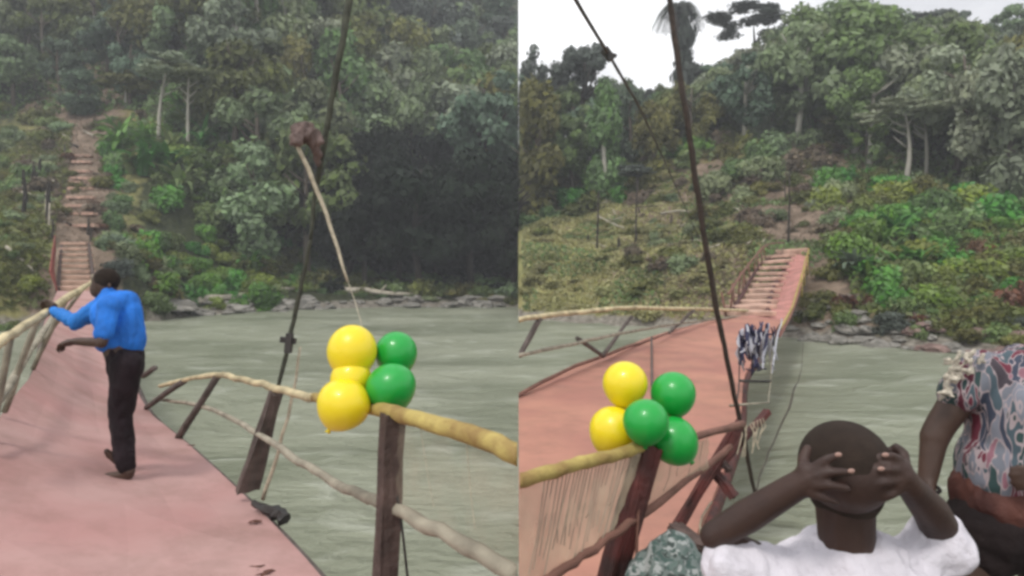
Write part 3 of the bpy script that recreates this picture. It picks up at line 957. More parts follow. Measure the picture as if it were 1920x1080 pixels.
# the creeper-clad palm behind the big cable
px0, Yp = 1272, 95
xp = at_px(px0, Yp); zp = land(xp, Yp)
palm = empty('palm_tree', (xp, Yp, zp)); tag(palm, 'tall drooping palm, its trunk clad in creeper, right behind the big cable', 'palm')
Hp = EYE + (500 - 12) * Yp / FPX - zp
bm = bmesh.new(); tube_bm(bm, subdiv_line([(0, 0, -.5), (.3, 0, Hp * .4), (-.3, 0, Hp * .97)], 5), .38, 8, .1)
link('trunk', bm_mesh('trunk', bm, True), palm, M['trunk_dark'])
cl = bpy.data.objects.new('creeper', crown_mesh('column', 'slate', 0)); COL.objects.link(cl); cl.parent = palm
cl.location = (.9, 0, Hp * .62); cl.scale = (2.4, 2.4, Hp * .36)
fm = bmesh.new()
for k in range(26):
    a = random.uniform(0, 6.28); ln = random.uniform(2.6, 4.2)
    pts = [Vector((math.cos(a) * ln * q, math.sin(a) * ln * q, Hp + .9 * math.sin(q * 2.2) - 3.6 * q ** 2.2)) for q in (0, .25, .5, .75, 1)]
    for i in range(4):
        p, q = pts[i], pts[i + 1]
        for j in range(5):
            c = p.lerp(q, j / 5)
            for sgn in (-1, 1):
                d = Vector((-math.sin(a), math.cos(a), 0)) * sgn * .75 + (q - p).normalized() * .5 + Vector((0, 0, -.55))
                w = (q - p).normalized() * .09
                vs = [fm.verts.new(c - w), fm.verts.new(c + w), fm.verts.new(c + d)]
                fm.faces.new(vs)
fr = bm_mesh('fronds', fm)
link('fronds', fr, palm, LEAF['slate'])

GR = 'trees on the hillside of the right bank'
placed = []; count = 0; tries = 0
while count < 175 and tries < 8000:
    tries += 1
    Y = random.uniform(54, 150) if random.random() < .6 else random.uniform(54, 90); px = random.uniform(975, 1985); x = at_px(px, Y)
    if px < 1330 and Y < 78: continue
    dx = x - (18 + (Y - 44) * .32)
    if px < 1250 and Y < 110 and random.random() < .25: continue
    if abs(dx) < 8 and Y < 76: continue
    if px < 1560 and Y < 74: continue
    if 1590 < px < 1790 and Y < 70: continue
    if any((x - a) ** 2 + (Y - b_) ** 2 < (3.4 + Y * .012) ** 2 for a, b_ in placed): continue
    placed.append((x, Y)); n = random.random()
    zb = land(x, Y)
    limit = interp([(972, 105), (1130, 150), (1250, 160), (1330, 120), (1400, 75), (1480, 18), (1650, 6), (1690, 40), (1780, 10), (1850, 45), (2000, 5)], px)
    top_allowed = EYE + (500 - limit) * Y / FPX
    H = min(random.uniform(10, 16), top_allowed - zb)
    if H < 4: continue
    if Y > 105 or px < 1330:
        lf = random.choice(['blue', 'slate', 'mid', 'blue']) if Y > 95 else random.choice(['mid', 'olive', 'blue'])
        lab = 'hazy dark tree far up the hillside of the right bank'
    elif Y > 76:
        lf = random.choice(['grey', 'pale', 'grey', 'blue', 'mid']); lab = 'grey-green forest tree on the slope of the right bank'
    else:
        lf = random.choice(['grey', 'mid', 'mid', 'pale', 'olive']); lab = 'green tree low in the forest of the right bank'
    kd = random.choice(['round', 'round', 'loose', 'loose', 'tall', 'flat'] if Y > 90 else ['round', 'round', 'loose', 'tall'])
    tree(x, Y, H, H * random.uniform(.30, .46), kd, lf, random.choice(['brown', 'brown', 'pale', 'dark']), f'{SHAPE[kd]} {HUE[lf]} tree {where(px, Y)}', GR, ch=H * random.uniform(.40, .52))
    count += 1

br_ = 'bushes along the right bank'
sh = lambda x: interp(SHORE_R, x)
scatter_bush(40, (1560, 1960), (36, 52), (1.1, 2.1), (.8, 1.2), ['lush', 'lush', 'mid', 'yellow', 'olive'], 'leafy bush in the thicket', br_, gap=1.3, ok=lambda p, Y, x: Y > sh(x) + 4.5)
scatter_bush(46, (1545, 1980), (50, 68), (1.5, 3.0), (.8, 1.25), ['lush', 'mid', 'olive', 'yellow', 'olive', 'grey', 'mid', 'lush'], 'bush at the top of the thicket', br_, gap=1.7)
scatter_bush(18, (1590, 1780), (40, 50), (1.2, 2.2), (.9, 1.3), ['lush', 'mid', 'lush', 'blue'], 'long-leafed plant arching out of the thicket', 'long-leafed plants of the right thicket', kind='fern', name='cane_plant', cat='plant', ok=lambda p, Y, x: Y > sh(x) + 6)
scatter_bush(16, (1800, 1990), (32, 48), (1.0, 2.0), (.8, 1.1), ['rust', 'olive', 'mid', 'olive'], 'bush at the right edge of the bank', br_, gap=1.2, ok=lambda p, Y, x: Y > sh(x) + 2.6)
scatter_bush(34, (1510, 1990), (28, 46), (.7, 1.35), (.7, 1.0), ['olive', 'mid', 'slate', 'rust', 'olive', 'mid'], 'low bush just above the stones', br_, name='riverside_shrub', cat='shrub', gap=.9, ok=lambda p, Y, x: sh(x) + 1.6 < Y < sh(x) + 5.5)
scatter_bush(100, (978, 1420), (46, 80), (.4, 1.7), (.45, .7), ['straw', 'olive', 'straw', 'straw', 'olive', 'straw'], 'low tussock on the grassy bank', br_, name='grass_tussock', cat='tussock', gap=.8, ok=lambda p, Y, x: Y > sh(x) + 1)
scatter_bush(120, (1180, 1590), (50, 86), (.6, 2.0), (.6, 1.0), ['dry', 'dry', 'olive', 'dry', 'grey', 'olive', 'pale'], 'scrub on the cleared slope', br_, name='dry_scrub', cat='scrub', gap=1.1)
scatter_bush(36, (978, 1330), (76, 92), (1.6, 3.4), (.8, 1.2), ['mid', 'lush', 'olive', 'mid'], 'bush at the foot of the forest', br_, gap=2.2)
scatter_bush(30, (1330, 1600), (66, 90), (1.6, 3.0), (.8, 1.2), ['grey', 'dry', 'olive', 'mid'], 'bush where forest meets the cleared slope', br_, gap=2.2)

# ---- undergrowth that nobody could count
def undergrowth(name, n, pxr, Yr, leaf, size, hgt, ok=None, side=1, wid=.6):
    C = []
    while len(C) < n:
        Y = random.uniform(*Yr); px = random.uniform(*pxr); x = at_px(px, Y)
        if x * side < .35: continue
        if ok and not ok(px, Y, x): continue
        C.append((x, Y, land(x, Y) + random.uniform(0, hgt)))
    C = np.array(C); N = RNG.normal(size=C.shape); N[:, 2] += .8; N /= np.linalg.norm(N, axis=1)[:, None]
    U = np.cross(N, RNG.normal(size=C.shape)); U /= np.linalg.norm(U, axis=1)[:, None]; V = np.cross(N, U)
    s = size * RNG.uniform(.5, 1.5, len(C))[:, None]
    T = np.clip(.5 + .35 * np.sin(C[:, 0] * .8) * np.sin(C[:, 1] * .7) + RNG.normal(size=len(C)) * .2, 0, 1)
    o = link(name, quads_to_mesh(name, C, U * s, V * s * wid, T, LEAF[leaf]))
    tag(o, kind='stuff'); return o


o = undergrowth('undergrowth', 30000, (-60, 970), (71, 165), 'mid', .34, .8, lambda p, Y, x: (x - (-31 - (Y - 48) * .60) > 6 or Y > 90) and not (p > 640 and Y < 104), -1); o['label'] = 'dense green undergrowth between the trees of the left bank'
o = undergrowth('undergrowth', 14000, (630, 970), (74, 106), 'dark', .34, .8, None, -1); o['label'] = 'undergrowth coloured black for shade below the darkened trees of the left bank'  # near-black leaf colour stands in for the shade under the trees
o = undergrowth('grass', 16000, (-80, 240), (38, 86), 'olive', .24, .35, lambda p, Y, x: x - (-31 - (Y - 48) * .60) < -1.5 and Y > interp(SHORE_L, x) + 1.2, -1); o['label'] = 'olive grass on the slope left of the bridge steps'
o = undergrowth('brushwood', 6000, (20, 240), (52, 110), 'dry', .3, .4, lambda p, Y, x: abs(x - (-31 - (Y - 48) * .60)) < 8, -1, .12); o['label'] = 'dead brown brushwood on the cleared slope of the left bank'
o = undergrowth('undergrowth', 30000, (975, 1990), (62, 150), 'mid', .32, .8, lambda p, Y, x: (p < 1330 and Y > 80) or (p >= 1330 and abs(x - (18 + (Y - 44) * .32)) > 7) or Y > 84, 1); o['label'] = 'dense green undergrowth between the trees of the right bank'
o = undergrowth('undergrowth', 14000, (1530, 1990), (30, 66), 'olive', .2, .5, lambda p, Y, x: Y > sh(x) + 2.5 and x - (18 + (Y - 44) * .32) > 2.5, 1); o['label'] = 'low undergrowth between the bushes of the right bank'
o = undergrowth('grass', 26000, (975, 1500), (42, 84), 'straw', .15, .2, lambda p, Y, x: Y > sh(x) + 1.0 and x - (18 + (Y - 44) * .32) < -2 - max(0, Y - 54) * .35, 1); o['label'] = 'dry olive grass on the bank behind the right bridge'
o = undergrowth('grass', 15000, (975, 1560), (44, 88), 'mid', .13, .3, lambda p, Y, x: Y > sh(x) + 1.0 and math.sin(x * .55 + 1.1 * math.sin(Y * .31)) * math.sin(Y * .33 + x * .12) > .1, 1); o['label'] = 'greener grass patches on the bank behind the right bridge'
o = undergrowth('brushwood', 9000, (1150, 1640), (46, 92), 'dry', .22, .35, lambda p, Y, x: abs(x - (18 + (Y - 44) * .32)) < 10, 1, .12); o['label'] = 'dead brown brushwood on the cleared slope of the right bank'

# ------------------------------------------------------------------ stones at the water
def rock_mesh(seed, m):
    random.seed(seed)
    from mathutils import noise as mn
    bm = bmesh.new(); bmesh.ops.create_icosphere(bm, subdivisions=3, radius=1)
    off = Vector((seed * 3.1, seed * 1.7, 0))
    for v in bm.verts:
        c = v.co.copy()
        v.co = c * (1 + .55 * mn.noise(c * 1.3 + off) + .22 * mn.noise(c * 3 + off))
        if v.co.z < -.35: v.co.z = -.35
    me = bm_mesh('river_stone', bm, False); me.materials.append(m); return me


ROCKS = [rock_mesh(i, M['rock']) for i in range(5)] + [rock_mesh(9, M['rock_red'])]
random.seed(21)


def rock(x, y, s, label, group, z=None, red=False):
    o = bpy.data.objects.new('river_stone', ROCKS[5] if red else random.choice(ROCKS[:5])); COL.objects.link(o)
    z = max(land(x, y), 0) if z is None else z
    o.location = (x, y, z + s * .12); o.scale = (s * random.uniform(.8, 1.7), s * random.uniform(.7, 1.1), s * random.uniform(.3, .65))
    o.rotation_euler = (0, 0, random.uniform(0, 6.28)); tag(o, label, 'stone', group)


for i in range(75):
    px = random.uniform(275, 945); Y0 = 60
    for _ in range(12): Y0 = interp(SHORE_L, at_px(px, Y0))
    Y = Y0 + random.uniform(-1.2, 2.4); x = at_px(px, Y)
    if x > -1.6: continue
    rock(x, Y, random.choice([.25, .35, .45, .6, .9]), f'grey river stone at the left waterline, {where(px, Y, True)}', 'stones along the left bank')
for i in range(120):
    px = random.uniform(1470, 1960); Y0 = 40
    for _ in range(12): Y0 = interp(SHORE_R, at_px(px, Y0))
    q = random.random(); Y = Y0 + (-1.0 + 4.5 * q * q) * (1 if px < 1660 else .7); x = at_px(px, Y)
    if px < 1500 and Y < Y0: continue
    rd = px > 1700 and random.random() < .6
    rock(x, Y, random.choice([.16, .22, .28, .36, .5]) * (1.15 if px < 1650 else .9), ('reddish' if rd else 'grey') + f' stone at the right waterline, {where(px, Y, True)}', 'stones along the right bank', red=rd)

# ------------------------------------------------------------------ logs, stumps and poles of the cleared slopes
def log(name, p0, p1, r, m, label, cat='log', group=None, bend=.03):
    p0 = Vector(p0); p1 = Vector(p1); c = (p0 + p1) / 2; root = None
    ln = (p1 - p0).length
    pts = [p0.lerp(p1, k / 5) - c + Vector((random.gauss(0, bend), random.gauss(0, bend), random.gauss(0, bend) + math.sin(k / 5 * 3.14) * bend)) * ln * .3 for k in range(6)]
    bm = bmesh.new(); tube_bm(bm, pts, [r * (1.1 - .12 * k) for k in range(6)], 7, .12)
    if ln > 2:
        q = pts[3]; tube_bm(bm, [q, q + Vector((random.uniform(-.3, .3), 0, .22)) * ln * .4], [r * .5, r * .2], 5)
    me = bm_mesh(name, bm, True); o = link(name, me, mat=m); o.location = c; tag(o, label, cat, group); return o


def on_slope(px, Y, lift=.2):
    x = at_px(px, Y); return Vector((x, Y, land(x, Y) + lift))


def slope_at(px, py, Y0=48, Y1=120):
    """first ground met along the sight line of that pixel"""
    Y = Y0
    while Y < Y1:
        x = at_px(px, Y)
        if land(x, Y) >= EYE - (py - 500) * Y / FPX: return Y
        Y += .25
    return None


def ground_log(pa, pb, r, m, label, group=None, lift=.25, name='fallen_log', cat='log'):
    Ya = slope_at(*pa); Yb = slope_at(*pb)
    if Ya is None or Yb is None: return
    log(name, on_slope(pa[0], Ya, lift), on_slope(pb[0], Yb, lift), r, m, label, cat, group)


ground_log((976, 338), (1072, 349), .17, M['deadwood'], 'long bleached log lying across the top of the dry grass slope', lift=.6)
ground_log((18, 368), (72, 377), .22, M['deadwood'], 'pale bleached log on the grassy slope left of the bridge steps', lift=.4)
ground_log((1120, 415), (1170, 436), .12, M['deadwood'], 'short bleached log on the dry grass left of the big cable', lift=.4)
ground_log((1240, 408), (1320, 408), .10, M['deadwood'], 'pale branch lying level right behind the big cable', lift=.4)
ground_log((345, 575), (560, 545), .30, M['deadwood'], 'long grey driftwood trunk along the waterline of the left bank', lift=.2)
ground_log((620, 548), (775, 560), .35, M['deadwood'], 'pale driftwood trunk on the left bank behind the yellow balloons', lift=.3)
ground_log((10, 540), (70, 545), .13, M['deadwood'], 'pale log on the bank beyond the left rail', lift=.3)
random.seed(5)
for i in range(26):
    px = random.uniform(1100, 1450); py = random.uniform(385, 470)
    ground_log((px, py), (px + random.uniform(-38, 38), py + random.uniform(-14, 14)), random.uniform(.04, .08), M['deadwood' if random.random() < .6 else 'charred'], 'dead branch lying on the cleared slope of the right bank', 'dead branches on the right slope', name='fallen_branch', cat='branch')
for i in range(14):
    px = random.uniform(50, 180); py = random.uniform(220, 430)
    ground_log((px, py), (px + random.uniform(-30, 30), py + random.uniform(-16, 16)), random.uniform(.08, .14), M['deadwood' if random.random() < .5 else 'charred'], 'dead branch lying on the cleared slope of the left bank', 'dead branches on the left slope', name='fallen_branch', cat='branch')
for i in range(12):
    px = random.uniform(1090, 1450); py = random.uniform(395, 500); Y = slope_at(px, py)
    if Y:
        p = on_slope(px, Y, -.1); h = random.uniform(.5, 1.7)
        log('tree_stump', p, p + Vector((random.uniform(-.2, .2), 0, h)), random.uniform(.09, .2), M['charred'], 'charred stump standing on the cleared slope of the right bank', 'stump', 'charred stumps on the right slope', .01)
for i in range(6):
    px = random.uniform(40, 120); py = random.uniform(300, 420); Y = slope_at(px, py)
    if Y:
        p = on_slope(px, Y, -.1)
        log('tree_stump', p, p + Vector((random.uniform(-.3, .3), 0, random.uniform(1.5, 3.5))), .2, M['charred'], 'dark bare stump on the cleared slope above the left bridge', 'stump', 'dark stumps on the left slope', .02)
for (px, py, h, nm_) in ((1018, 398, 1.8, 'thin dark stake under the long bleached log'), (1192, 460, 6.0, 'tall thin dead stem left of the big cable'), (1478, 462, 5.4, 'tall dark pole at the upper end of the right bridge'), (1120, 470, 5.5, 'thin dead stem on the dry grass near the clamped cable')):
    Y = slope_at(px, py, 40)
    if Y:
        p = on_slope(px, Y, -.2); log('dead_stem', p, p + Vector((.1, 0, h)), .09, M['trunk_dark'], nm_, 'dead tree', None, .01)


# ================================================================== the bridges
def ribbon(name, left, right, mat_, root, side=0, thick=.05, pw=1.0, cross=6, sub=4, wave=.006):
    Ls = subdiv_line([Vector((a, b_, c + EYE)) for a, b_, c in left], sub); Rs = subdiv_line([Vector((a, b_, c + EYE)) for a, b_, c in right], sub)
    bm = bmesh.new(); top = []; bot = []
    for a, b_ in zip(Rs, Ls):
        rt, rb = [], []
        for k in range(cross + 1):
            tt = k / cross
            p = a.lerp(b_, tt); p.z = a.z + (b_.z - a.z) * tt ** pw + random.gauss(0, wave)
            rt.append(bm.verts.new(p)); rb.append(bm.verts.new(p - Vector((0, 0, thick))))
        top.append(rt); bot.append(rb)
    for i in range(len(top) - 1):
        for k in range(cross):
            bm.faces.new((top[i][k], top[i + 1][k], top[i + 1][k + 1], top[i][k + 1]))
            bm.faces.new((bot[i][k], bot[i][k + 1], bot[i + 1][k + 1], bot[i + 1][k]))
        bm.faces.new((top[i][0], bot[i][0], bot[i + 1][0], top[i + 1][0]))
        bm.faces.new((top[i][cross], top[i + 1][cross], bot[i + 1][cross], bot[i][cross]))
    bm.faces.new(top[0] + bot[0][::-1]); bm.faces.new(bot[-1] + top[-1][::-1])
    clip_bm(bm, side)
    return add(name, bm_mesh(name, bm, False), mat_, root)


def world_rel(p):
    return (p.x, p.y, p.z - EYE)


# ---------------------------------------------------------------- left bridge
random.seed(3)
BL = empty('suspension_bridge', P(300, 905, 4.6)); tag(BL, 'pink-decked suspension bridge carrying the man in blue', 'bridge')
dl_r = [(-.02, .4, -1.6), (-.1, 1.6, -1.6), (-.44, 2.6, -1.6), (-1.03, 3.6, -1.6), (-1.74, 4.6, -1.59), (-3.01, 6.3, -1.6), (-4.29, 8, -1.63), (-5.87, 10.5, -1.61), (-8.04, 14, -1.5), (-11.95, 20, -1.3), (-16.5, 27, -.93)]
dl_l = [(-1.5, -.8, -1.5), (-1.9, .6, -1.45), (-2.2, 1.7, -1.42), (-2.6, 2.8, -1.35), (-3.15, 4.0, -1.25), (-3.97, 5.3, -1.16), (-5.02, 7.2, -1.05), (-6.87, 10, -1.08), (-8.9, 13, -1.09), (-12.8, 19, -1.05), (-17.3, 26, -.92)]
ribbon('deck', dl_l, dl_r, M['deck'], BL, -1, pw=1.6)
# edge timbers under the deck
tube('edge_beam', [Vector((x + .05, y - .02, z + EYE - .1)) for x, y, z in dl_r[3:]], .06, M['brace'], BL, 6, 3)
tube('edge_beam', [Vector((x, y, z + EYE - .12)) for x, y, z in dl_l[2:]], .06, M['brace'], BL, 6, 3)
# steps climbing to the far bank
for i in range(9):
    k = i / 8
    Y = 28 + 20 * k; pl = 112 + 6 * k; pr = 178 - 12 * k; py = 541 - 84 * k
    a = P(pl, py, Y); c = P(pr, py, Y + .5)
    beam('plank', a, c, 1.5, .20 - .02 * k, M['step'], BL, bev=.02).rotation_euler = (0, 0, 0)
for i in range(11):                       # the steps go on up the cleared slope
    Y = 54.5 + i * 2.3; xc = -33.6 - (Y - 53) * .62; w_ = 1.25 * (1 - .03 * i); z = land(xc, Y) + .12
    z = max(z, 5.75)
    beam('plank', (xc - w_, Y, z + random.uniform(-.05, .05)), (xc + w_, Y + .3, z), .9, .26, M['step'], BL, bev=.02)
tube('stringer', [P(108, 548, 26.2), P(112, 500, 37), P(116, 456, 49)], .09, M['post'], BL, 6, 3)
tube('stringer', [P(177, 548, 27), P(172, 500, 37.5), P(166, 456, 49)], .09, M['post'], BL, 6, 3)
# dark red boards along the left of the steps
pts_b = [P(106, 546, 26), P(100, 505, 35), P(104, 470, 44)]; pts_t = [P(92, 508, 26), P(97, 473, 35), P(102, 440, 44)]
for i in range(8):
    k0, k1 = i / 8 * 2, (i + 1) / 8 * 2 - .02
    f = lambda ps, k: ps[int(min(k, 1.999))].lerp(ps[int(min(k, 1.999)) + 1], min(k, 1.999) - int(min(k, 1.999)))
    a0, a1, b0, b1 = f(pts_b, k0), f(pts_b, k1), f(pts_t, k0), f(pts_t, k1)
    bm = bmesh.new(); vs = []
    for off in (0, .05):
        vs += [bm.verts.new(q + Vector((off, 0, 0))) for q in (a0, a1, b1, b0)]
    for fc in ((3, 2, 1, 0), (4, 5, 6, 7), (0, 1, 5, 4), (1, 2, 6, 5), (2, 3, 7, 6), (3, 0, 4, 7)): bm.faces.new([vs[q] for q in fc])
    add('side_board', bm_mesh('side_board', bm), M['panel_dark'], BL)
# stakes along the path beyond
for (px, py, h) in ((98, 455, 1.6), (92, 430, 2.0), (86, 405, 2.0), (170, 455, 1.2), (165, 440, 1.4)):
    Y = slope_at(px, py, 46)
    if Y:
        p = on_slope(px, Y, -.2); log('fence_stake', p, p + Vector((.05, 0, h + .2)), .11, M['deadwood' if px < 95 else 'trunk_dark'], 'weathered stake beside the path above the left bridge steps', 'stake', 'stakes beside the path of the left bank', .01)

tube('top_rail', [P(-60, 690, 3.9), P(0, 640, 4.4), P(45, 612, 4.8), P(90, 584, 5.3), P(128, 556, 6.8), P(155, 540, 9), P(172, 528, 16), P(175, 516, 26)], [.032, .032, .032, .032, .034, .036, .04, .04], M['rail'], BL, 8, 4, .003, .08)
tube('lower_rail', [P(-40, 800, 4.4), P(10, 735, 4.9), P(50, 668, 6), P(90, 610, 8), P(112, 570, 13)], [.03, .03, .03, .035, .035], M['rail_grey'], BL, 7, 4, .003, .1)
for (a, c) in ((P(20, 630, 4.6), P(-20, 830, 4.75)), (P(70, 597, 5.2), P(8, 772, 5.35)), (P(125, 560, 6.7), P(62, 692, 7.1)), (P(155, 542, 9), P(80, 640, 9.9)), (P(170, 530, 15), P(92, 592, 15.6))):
    tube('rail_post', [a, a.lerp(c, .5), c], .024, M['rail_grey'], BL, 7, 2, .004, .08)
# near side rails
rl = [P(972, 851, 1.95), P(900, 822, 2.1), P(830, 800, 2.25), P(770, 782, 2.42), P(715, 768, 2.6), P(650, 757, 3.05), P(590, 745, 3.6), P(535, 733, 4.15), P(480, 718, 4.8), P(430, 706, 5.5), P(405, 702, 6.0), P(345, 712, 7.0), P(300, 724, 7.9)]
rl[0].x = -.0
tube('top_rail', [rl[0] + (rl[0] - rl[1])] + rl[:7], [.031, .031, .031, .030, .029, .028, .026, .025], M['rail_yellow'], BL, 9, 4, .002, .05, side=-1)
tube('top_rail', rl[6:], [.024, .024, .024, .024, .024, .024, .022], M['rail'], BL, 8, 4, .004, .12)
tube('mid_rail', [P(972, 1083, 1.9), P(900, 1040, 2.05), P(800, 985, 2.3), P(720, 945, 2.6), P(660, 922, 2.9), P(605, 893, 3.3), P(545, 852, 3.8), P(475, 808, 4.6), P(400, 768, 5.9), P(345, 755, 6.9), P(290, 748, 8.2)],
     [.026, .026, .026, .024, .022, .02, .02, .02, .02, .02, .02], M['rail_grey'], BL, 7, 4, .004, .12, side=-1)
beam('rail_post', P(737, 775, 2.52), P(716, 1230, 2.5), .072, .072, M['post'], BL, rough=.0022)
for (a, c, w) in ((P(409, 703, 6.0), P(333, 824, 6.5), .06), (P(345, 714, 7.0), P(275, 764, 7.9), .06), (P(290, 690, 9), P(268, 705, 9.6), .07)):
    tube('rail_post', [a, a.lerp(c, .5), c], w * .55, M['brace'], BL, 7, 2, .004, .1)
beam('rail_post', P(518, 735, 4.35), P(463, 918, 4.72), .075, .05, M['brace'], BL, w2=.15, rough=.0035)
tube('hanging_wire', [P(742, 915, 2.5), P(752, 975, 2.48), P(766, 1100, 2.5)], .005, M['iron'], BL, 5, 3)
# cable and hanger
tube('cable', [P(668, -120, 4.4), P(655, 0, 4.35), P(640, 90, 4.3), P(622, 190, 4.3), P(602, 300, 4.3), P(590, 370, 4.3), P(582, 450, 4.3)], [.022, .022, .021, .020, .018, .014, .011], M['cable_green'], BL, 7, 4, .002, .12)
tube('hanger', [P(582, 450, 4.3), P(566, 530, 4.32), P(551, 600, 4.35), P(536, 665, 4.35), P(518, 738, 4.35)], [.012, .014, .015, .014, .012], M['cable_green'], BL, 7, 4, .002, .15)
hr = P(541, 640, 4.32)
bm = bmesh.new(); box_between(bm, hr + Vector((-.05, 0, .012)), hr + Vector((.045, 0, .0)), .03, .035); box_between(bm, hr + Vector((.012, -.01, .05)), hr + Vector((0, -.01, -.07)), .04, .04)
add('cable_clamp', bm_mesh('cable_clamp', bm), M['iron'], BL)
tube('hanging_rope', [P(563, 650, 4.4), P(548, 750, 4.4), P(520, 850, 4.45), P(493, 936, 4.55)], [.008, .01, .012, .014], M['rope'], BL, 6, 3, .004, .1)
bm = bmesh.new(); tube_bm(bm, subdiv_line([P(474, 942, 4.5), P(500, 955, 4.45), P(522, 964, 4.4), P(536, 974, 4.35)], 3), [.02, .025, .03, .035, .04, .045, .045, .04, .045, .04], 6, .3)
add('edge_bracket', bm_mesh('edge_bracket', bm), M['iron'], BL)

# the bamboo stay and its cloth knot
STAY = empty('bamboo_stay', P(600, 400, 4.1)); tag(STAY, 'pale bamboo stick hanging slantwise from a brown cloth knot on the left cable', 'stick')
tube('stick', [P(556, 268, 4.1), P(590, 345, 4.15), P(622, 430, 4.15), P(652, 528, 4.1)], [.013, .013, .012, .008], M['rope'], STAY, 7, 3, .002, .1)
tube('tie_wire', [P(652, 528, 4.1), P(676, 600, 3.6), P(706, 762, 2.75)], .0022, M['rope'], STAY, 5, 3)
kn = fused('knot', [('e', P(568, 248, 4.15), (.07, .06, .062)), ('e', P(556, 262, 4.1), (.035, .04, .045)), ('e', P(588, 262, 4.2), (.05, .05, .06)), ('c', P(590, 270, 4.2), .035, P(597, 312, 4.28), .012)], .009, 1, .026, 34)
add('knot', kn, M['cloth_knot'], STAY)

# netting on the near side
def netting(name, top, bottom, sheet_m, string_m, root, side, spacing=.028):
    T = subdiv_line(top, 8); B = subdiv_line(bottom, 8)
    bm = bmesh.new(); rows = []
    for a, b_ in zip(T, B):
        rows.append([bm.verts.new(a.lerp(b_, k / 6) + Vector((random.gauss(0, .004), random.gauss(0, .006), 0))) for k in range(7)])
    for r0, r1 in zip(rows, rows[1:]):
        for k in range(6): bm.faces.new((r0[k], r1[k], r1[k + 1], r0[k + 1]))
    bmesh.ops.bisect_plane(bm, geom=bm.verts[:] + bm.edges[:] + bm.faces[:], plane_co=(0.003 * side, 0, 0), plane_no=(1, 0, 0), clear_inner=side > 0, clear_outer=side < 0)
    add('net_sheet', bm_mesh('net_sheet', bm, True), sheet_m, root)
    bm = bmesh.new()
    ln = sum((T[i + 1] - T[i]).length for i in range(len(T) - 1)); n = int(ln / spacing)
    for i in range(n):
        k = i / n * (len(T) - 1) + random.uniform(-.1, .1); j = max(0, min(len(T) - 2, int(k))); fr_ = k - j
        a = T[j].lerp(T[j + 1], fr_); b_ = B[j].lerp(B[j + 1], fr_)
        if a.x * side < .01 or b_.x * side < .01: continue
        m_ = a.lerp(b_, .5) + Vector((random.gauss(0, .006), random.gauss(0, .006), 0))
        e_ = a.lerp(b_, random.uniform(.55, 1.0))
        tube_bm(bm, [a + Vector((0, -.006, 0)), m_ + Vector((0, -.006, 0)), e_ + Vector((0, -.006, 0))], .0012, 4)
    o = add('net_strings', bm_mesh('net_strings', bm), string_m, root); o['kind'] = 'stuff'


NT = rl[0:5][::-1]
NT = [p - Vector((0, 0, .03)) for p in NT]; NT[-1] = NT[-1] + (NT[-1] - NT[-2]) * .3
NB = [P(720, 945, 2.6), P(800, 985, 2.3), P(860, 1018, 2.15), P(915, 1050, 2.02), P(985, 1092, 1.88)]
netting('netting', NT, NB, M['sack_l'], M['rope'], BL, -1, .25)

# ---------------------------------------------------------------- right bridge
BR = empty('suspension_bridge', P(1150, 760, 7)); tag(BR, 'pink-decked suspension bridge on the right climbing in steps to the cleared far bank', 'bridge')
dr_l = [(-2.4, .4, -1.6), (-1.9, 2.2, -1.6), (-1.1, 5, -1.6), (-.6, 6.8, -1.6), (0.0, 8.6, -1.6), (1.14, 11.6, -1.6), (2.3, 14.2, -1.6), (4.0, 17.6, -1.58), (7.4, 23.2, -1.6)]
dr_r = [(.05, -.6, -1.62), (.3, 1.5, -1.62), (.86, 3.6, -1.62), (1.5, 5.2, -1.62), (2.3, 7.2, -1.62), (3.4, 10.4, -1.62), (4.55, 13.0, -1.62), (6.2, 17, -1.7), (8.55, 22.5, -1.75)]
ribbon('deck', dr_l, dr_r, M['deck_r'], BR, 1, wave=.008)
tube('edge_beam', [Vector((x, y, z + EYE - .1)) for x, y, z in dr_r[1:]], .06, M['post_red'], BR, 6, 3)
tube('edge_beam', [Vector((x, y, z + EYE - .1)) for x, y, z in dr_l[5:]], .06, M['post_red'], BR, 6, 3)
rampL = [P(1402, 592, 23.0), P(1440, 578, 27.5), P(1455, 536, 36), P(1488, 476, 45.5)]
rampR = [P(1462, 626, 19.5), P(1488, 578, 27), P(1508, 512, 37), P(1516, 478, 45.5)]
ribbon('ramp', [world_rel(p) for p in rampL], [world_rel(p) for p in rampR], M['panel_pink'], BR, wave=.01, thick=.12)
for i in range(11):
    k = i / 10
    Y = 24.0 + 19.5 * k; pl = 1364 + 74 * k; pr = 1440 + 44 * k ** 1.3; py = 588 - 106 * k
    beam('plank', P(pl, py, Y), P(pr, py - 3 + random.uniform(-2, 2), Y + .3), 1.1, .17, M['step'], BR, bev=.02)
    p = P(pl - 2, py - 4, Y)
    tube('rail_post', [p - Vector((0, 0, .25)), p + Vector((random.uniform(-.22, .1), 0, random.uniform(.6, 1.0)))], .04, M['rail_red'], BR, 6, 1)
    if i in (5, 6, 7):
        pass
tube('top_rail', [P(1366, 552, 24.5), P(1392, 512, 31), P(1418, 478, 38), P(1440, 458, 43), P(1470, 455, 46)], .05, M['rail_red'], BR, 7, 4, .01, .1)
tube('stringer', [P(1370, 592, 24.2), P(1396, 545, 31), P(1428, 494, 42.8), P(1470, 476, 46)], .1, M['post_red'], BR, 6, 3)
tube('stringer', [P(1438, 590, 24.4), P(1450, 540, 33), P(1478, 494, 42.8), P(1490, 477, 46)], .1, M['post_red'], BR, 6, 3)
tube('top_rail', [P(1516, 468, 45.5), P(1510, 490, 40), P(1500, 526, 34), P(1486, 574, 27), P(1462, 616, 19.5)], .045, M['rail_yellow'], BR, 7, 3, .01, .1)
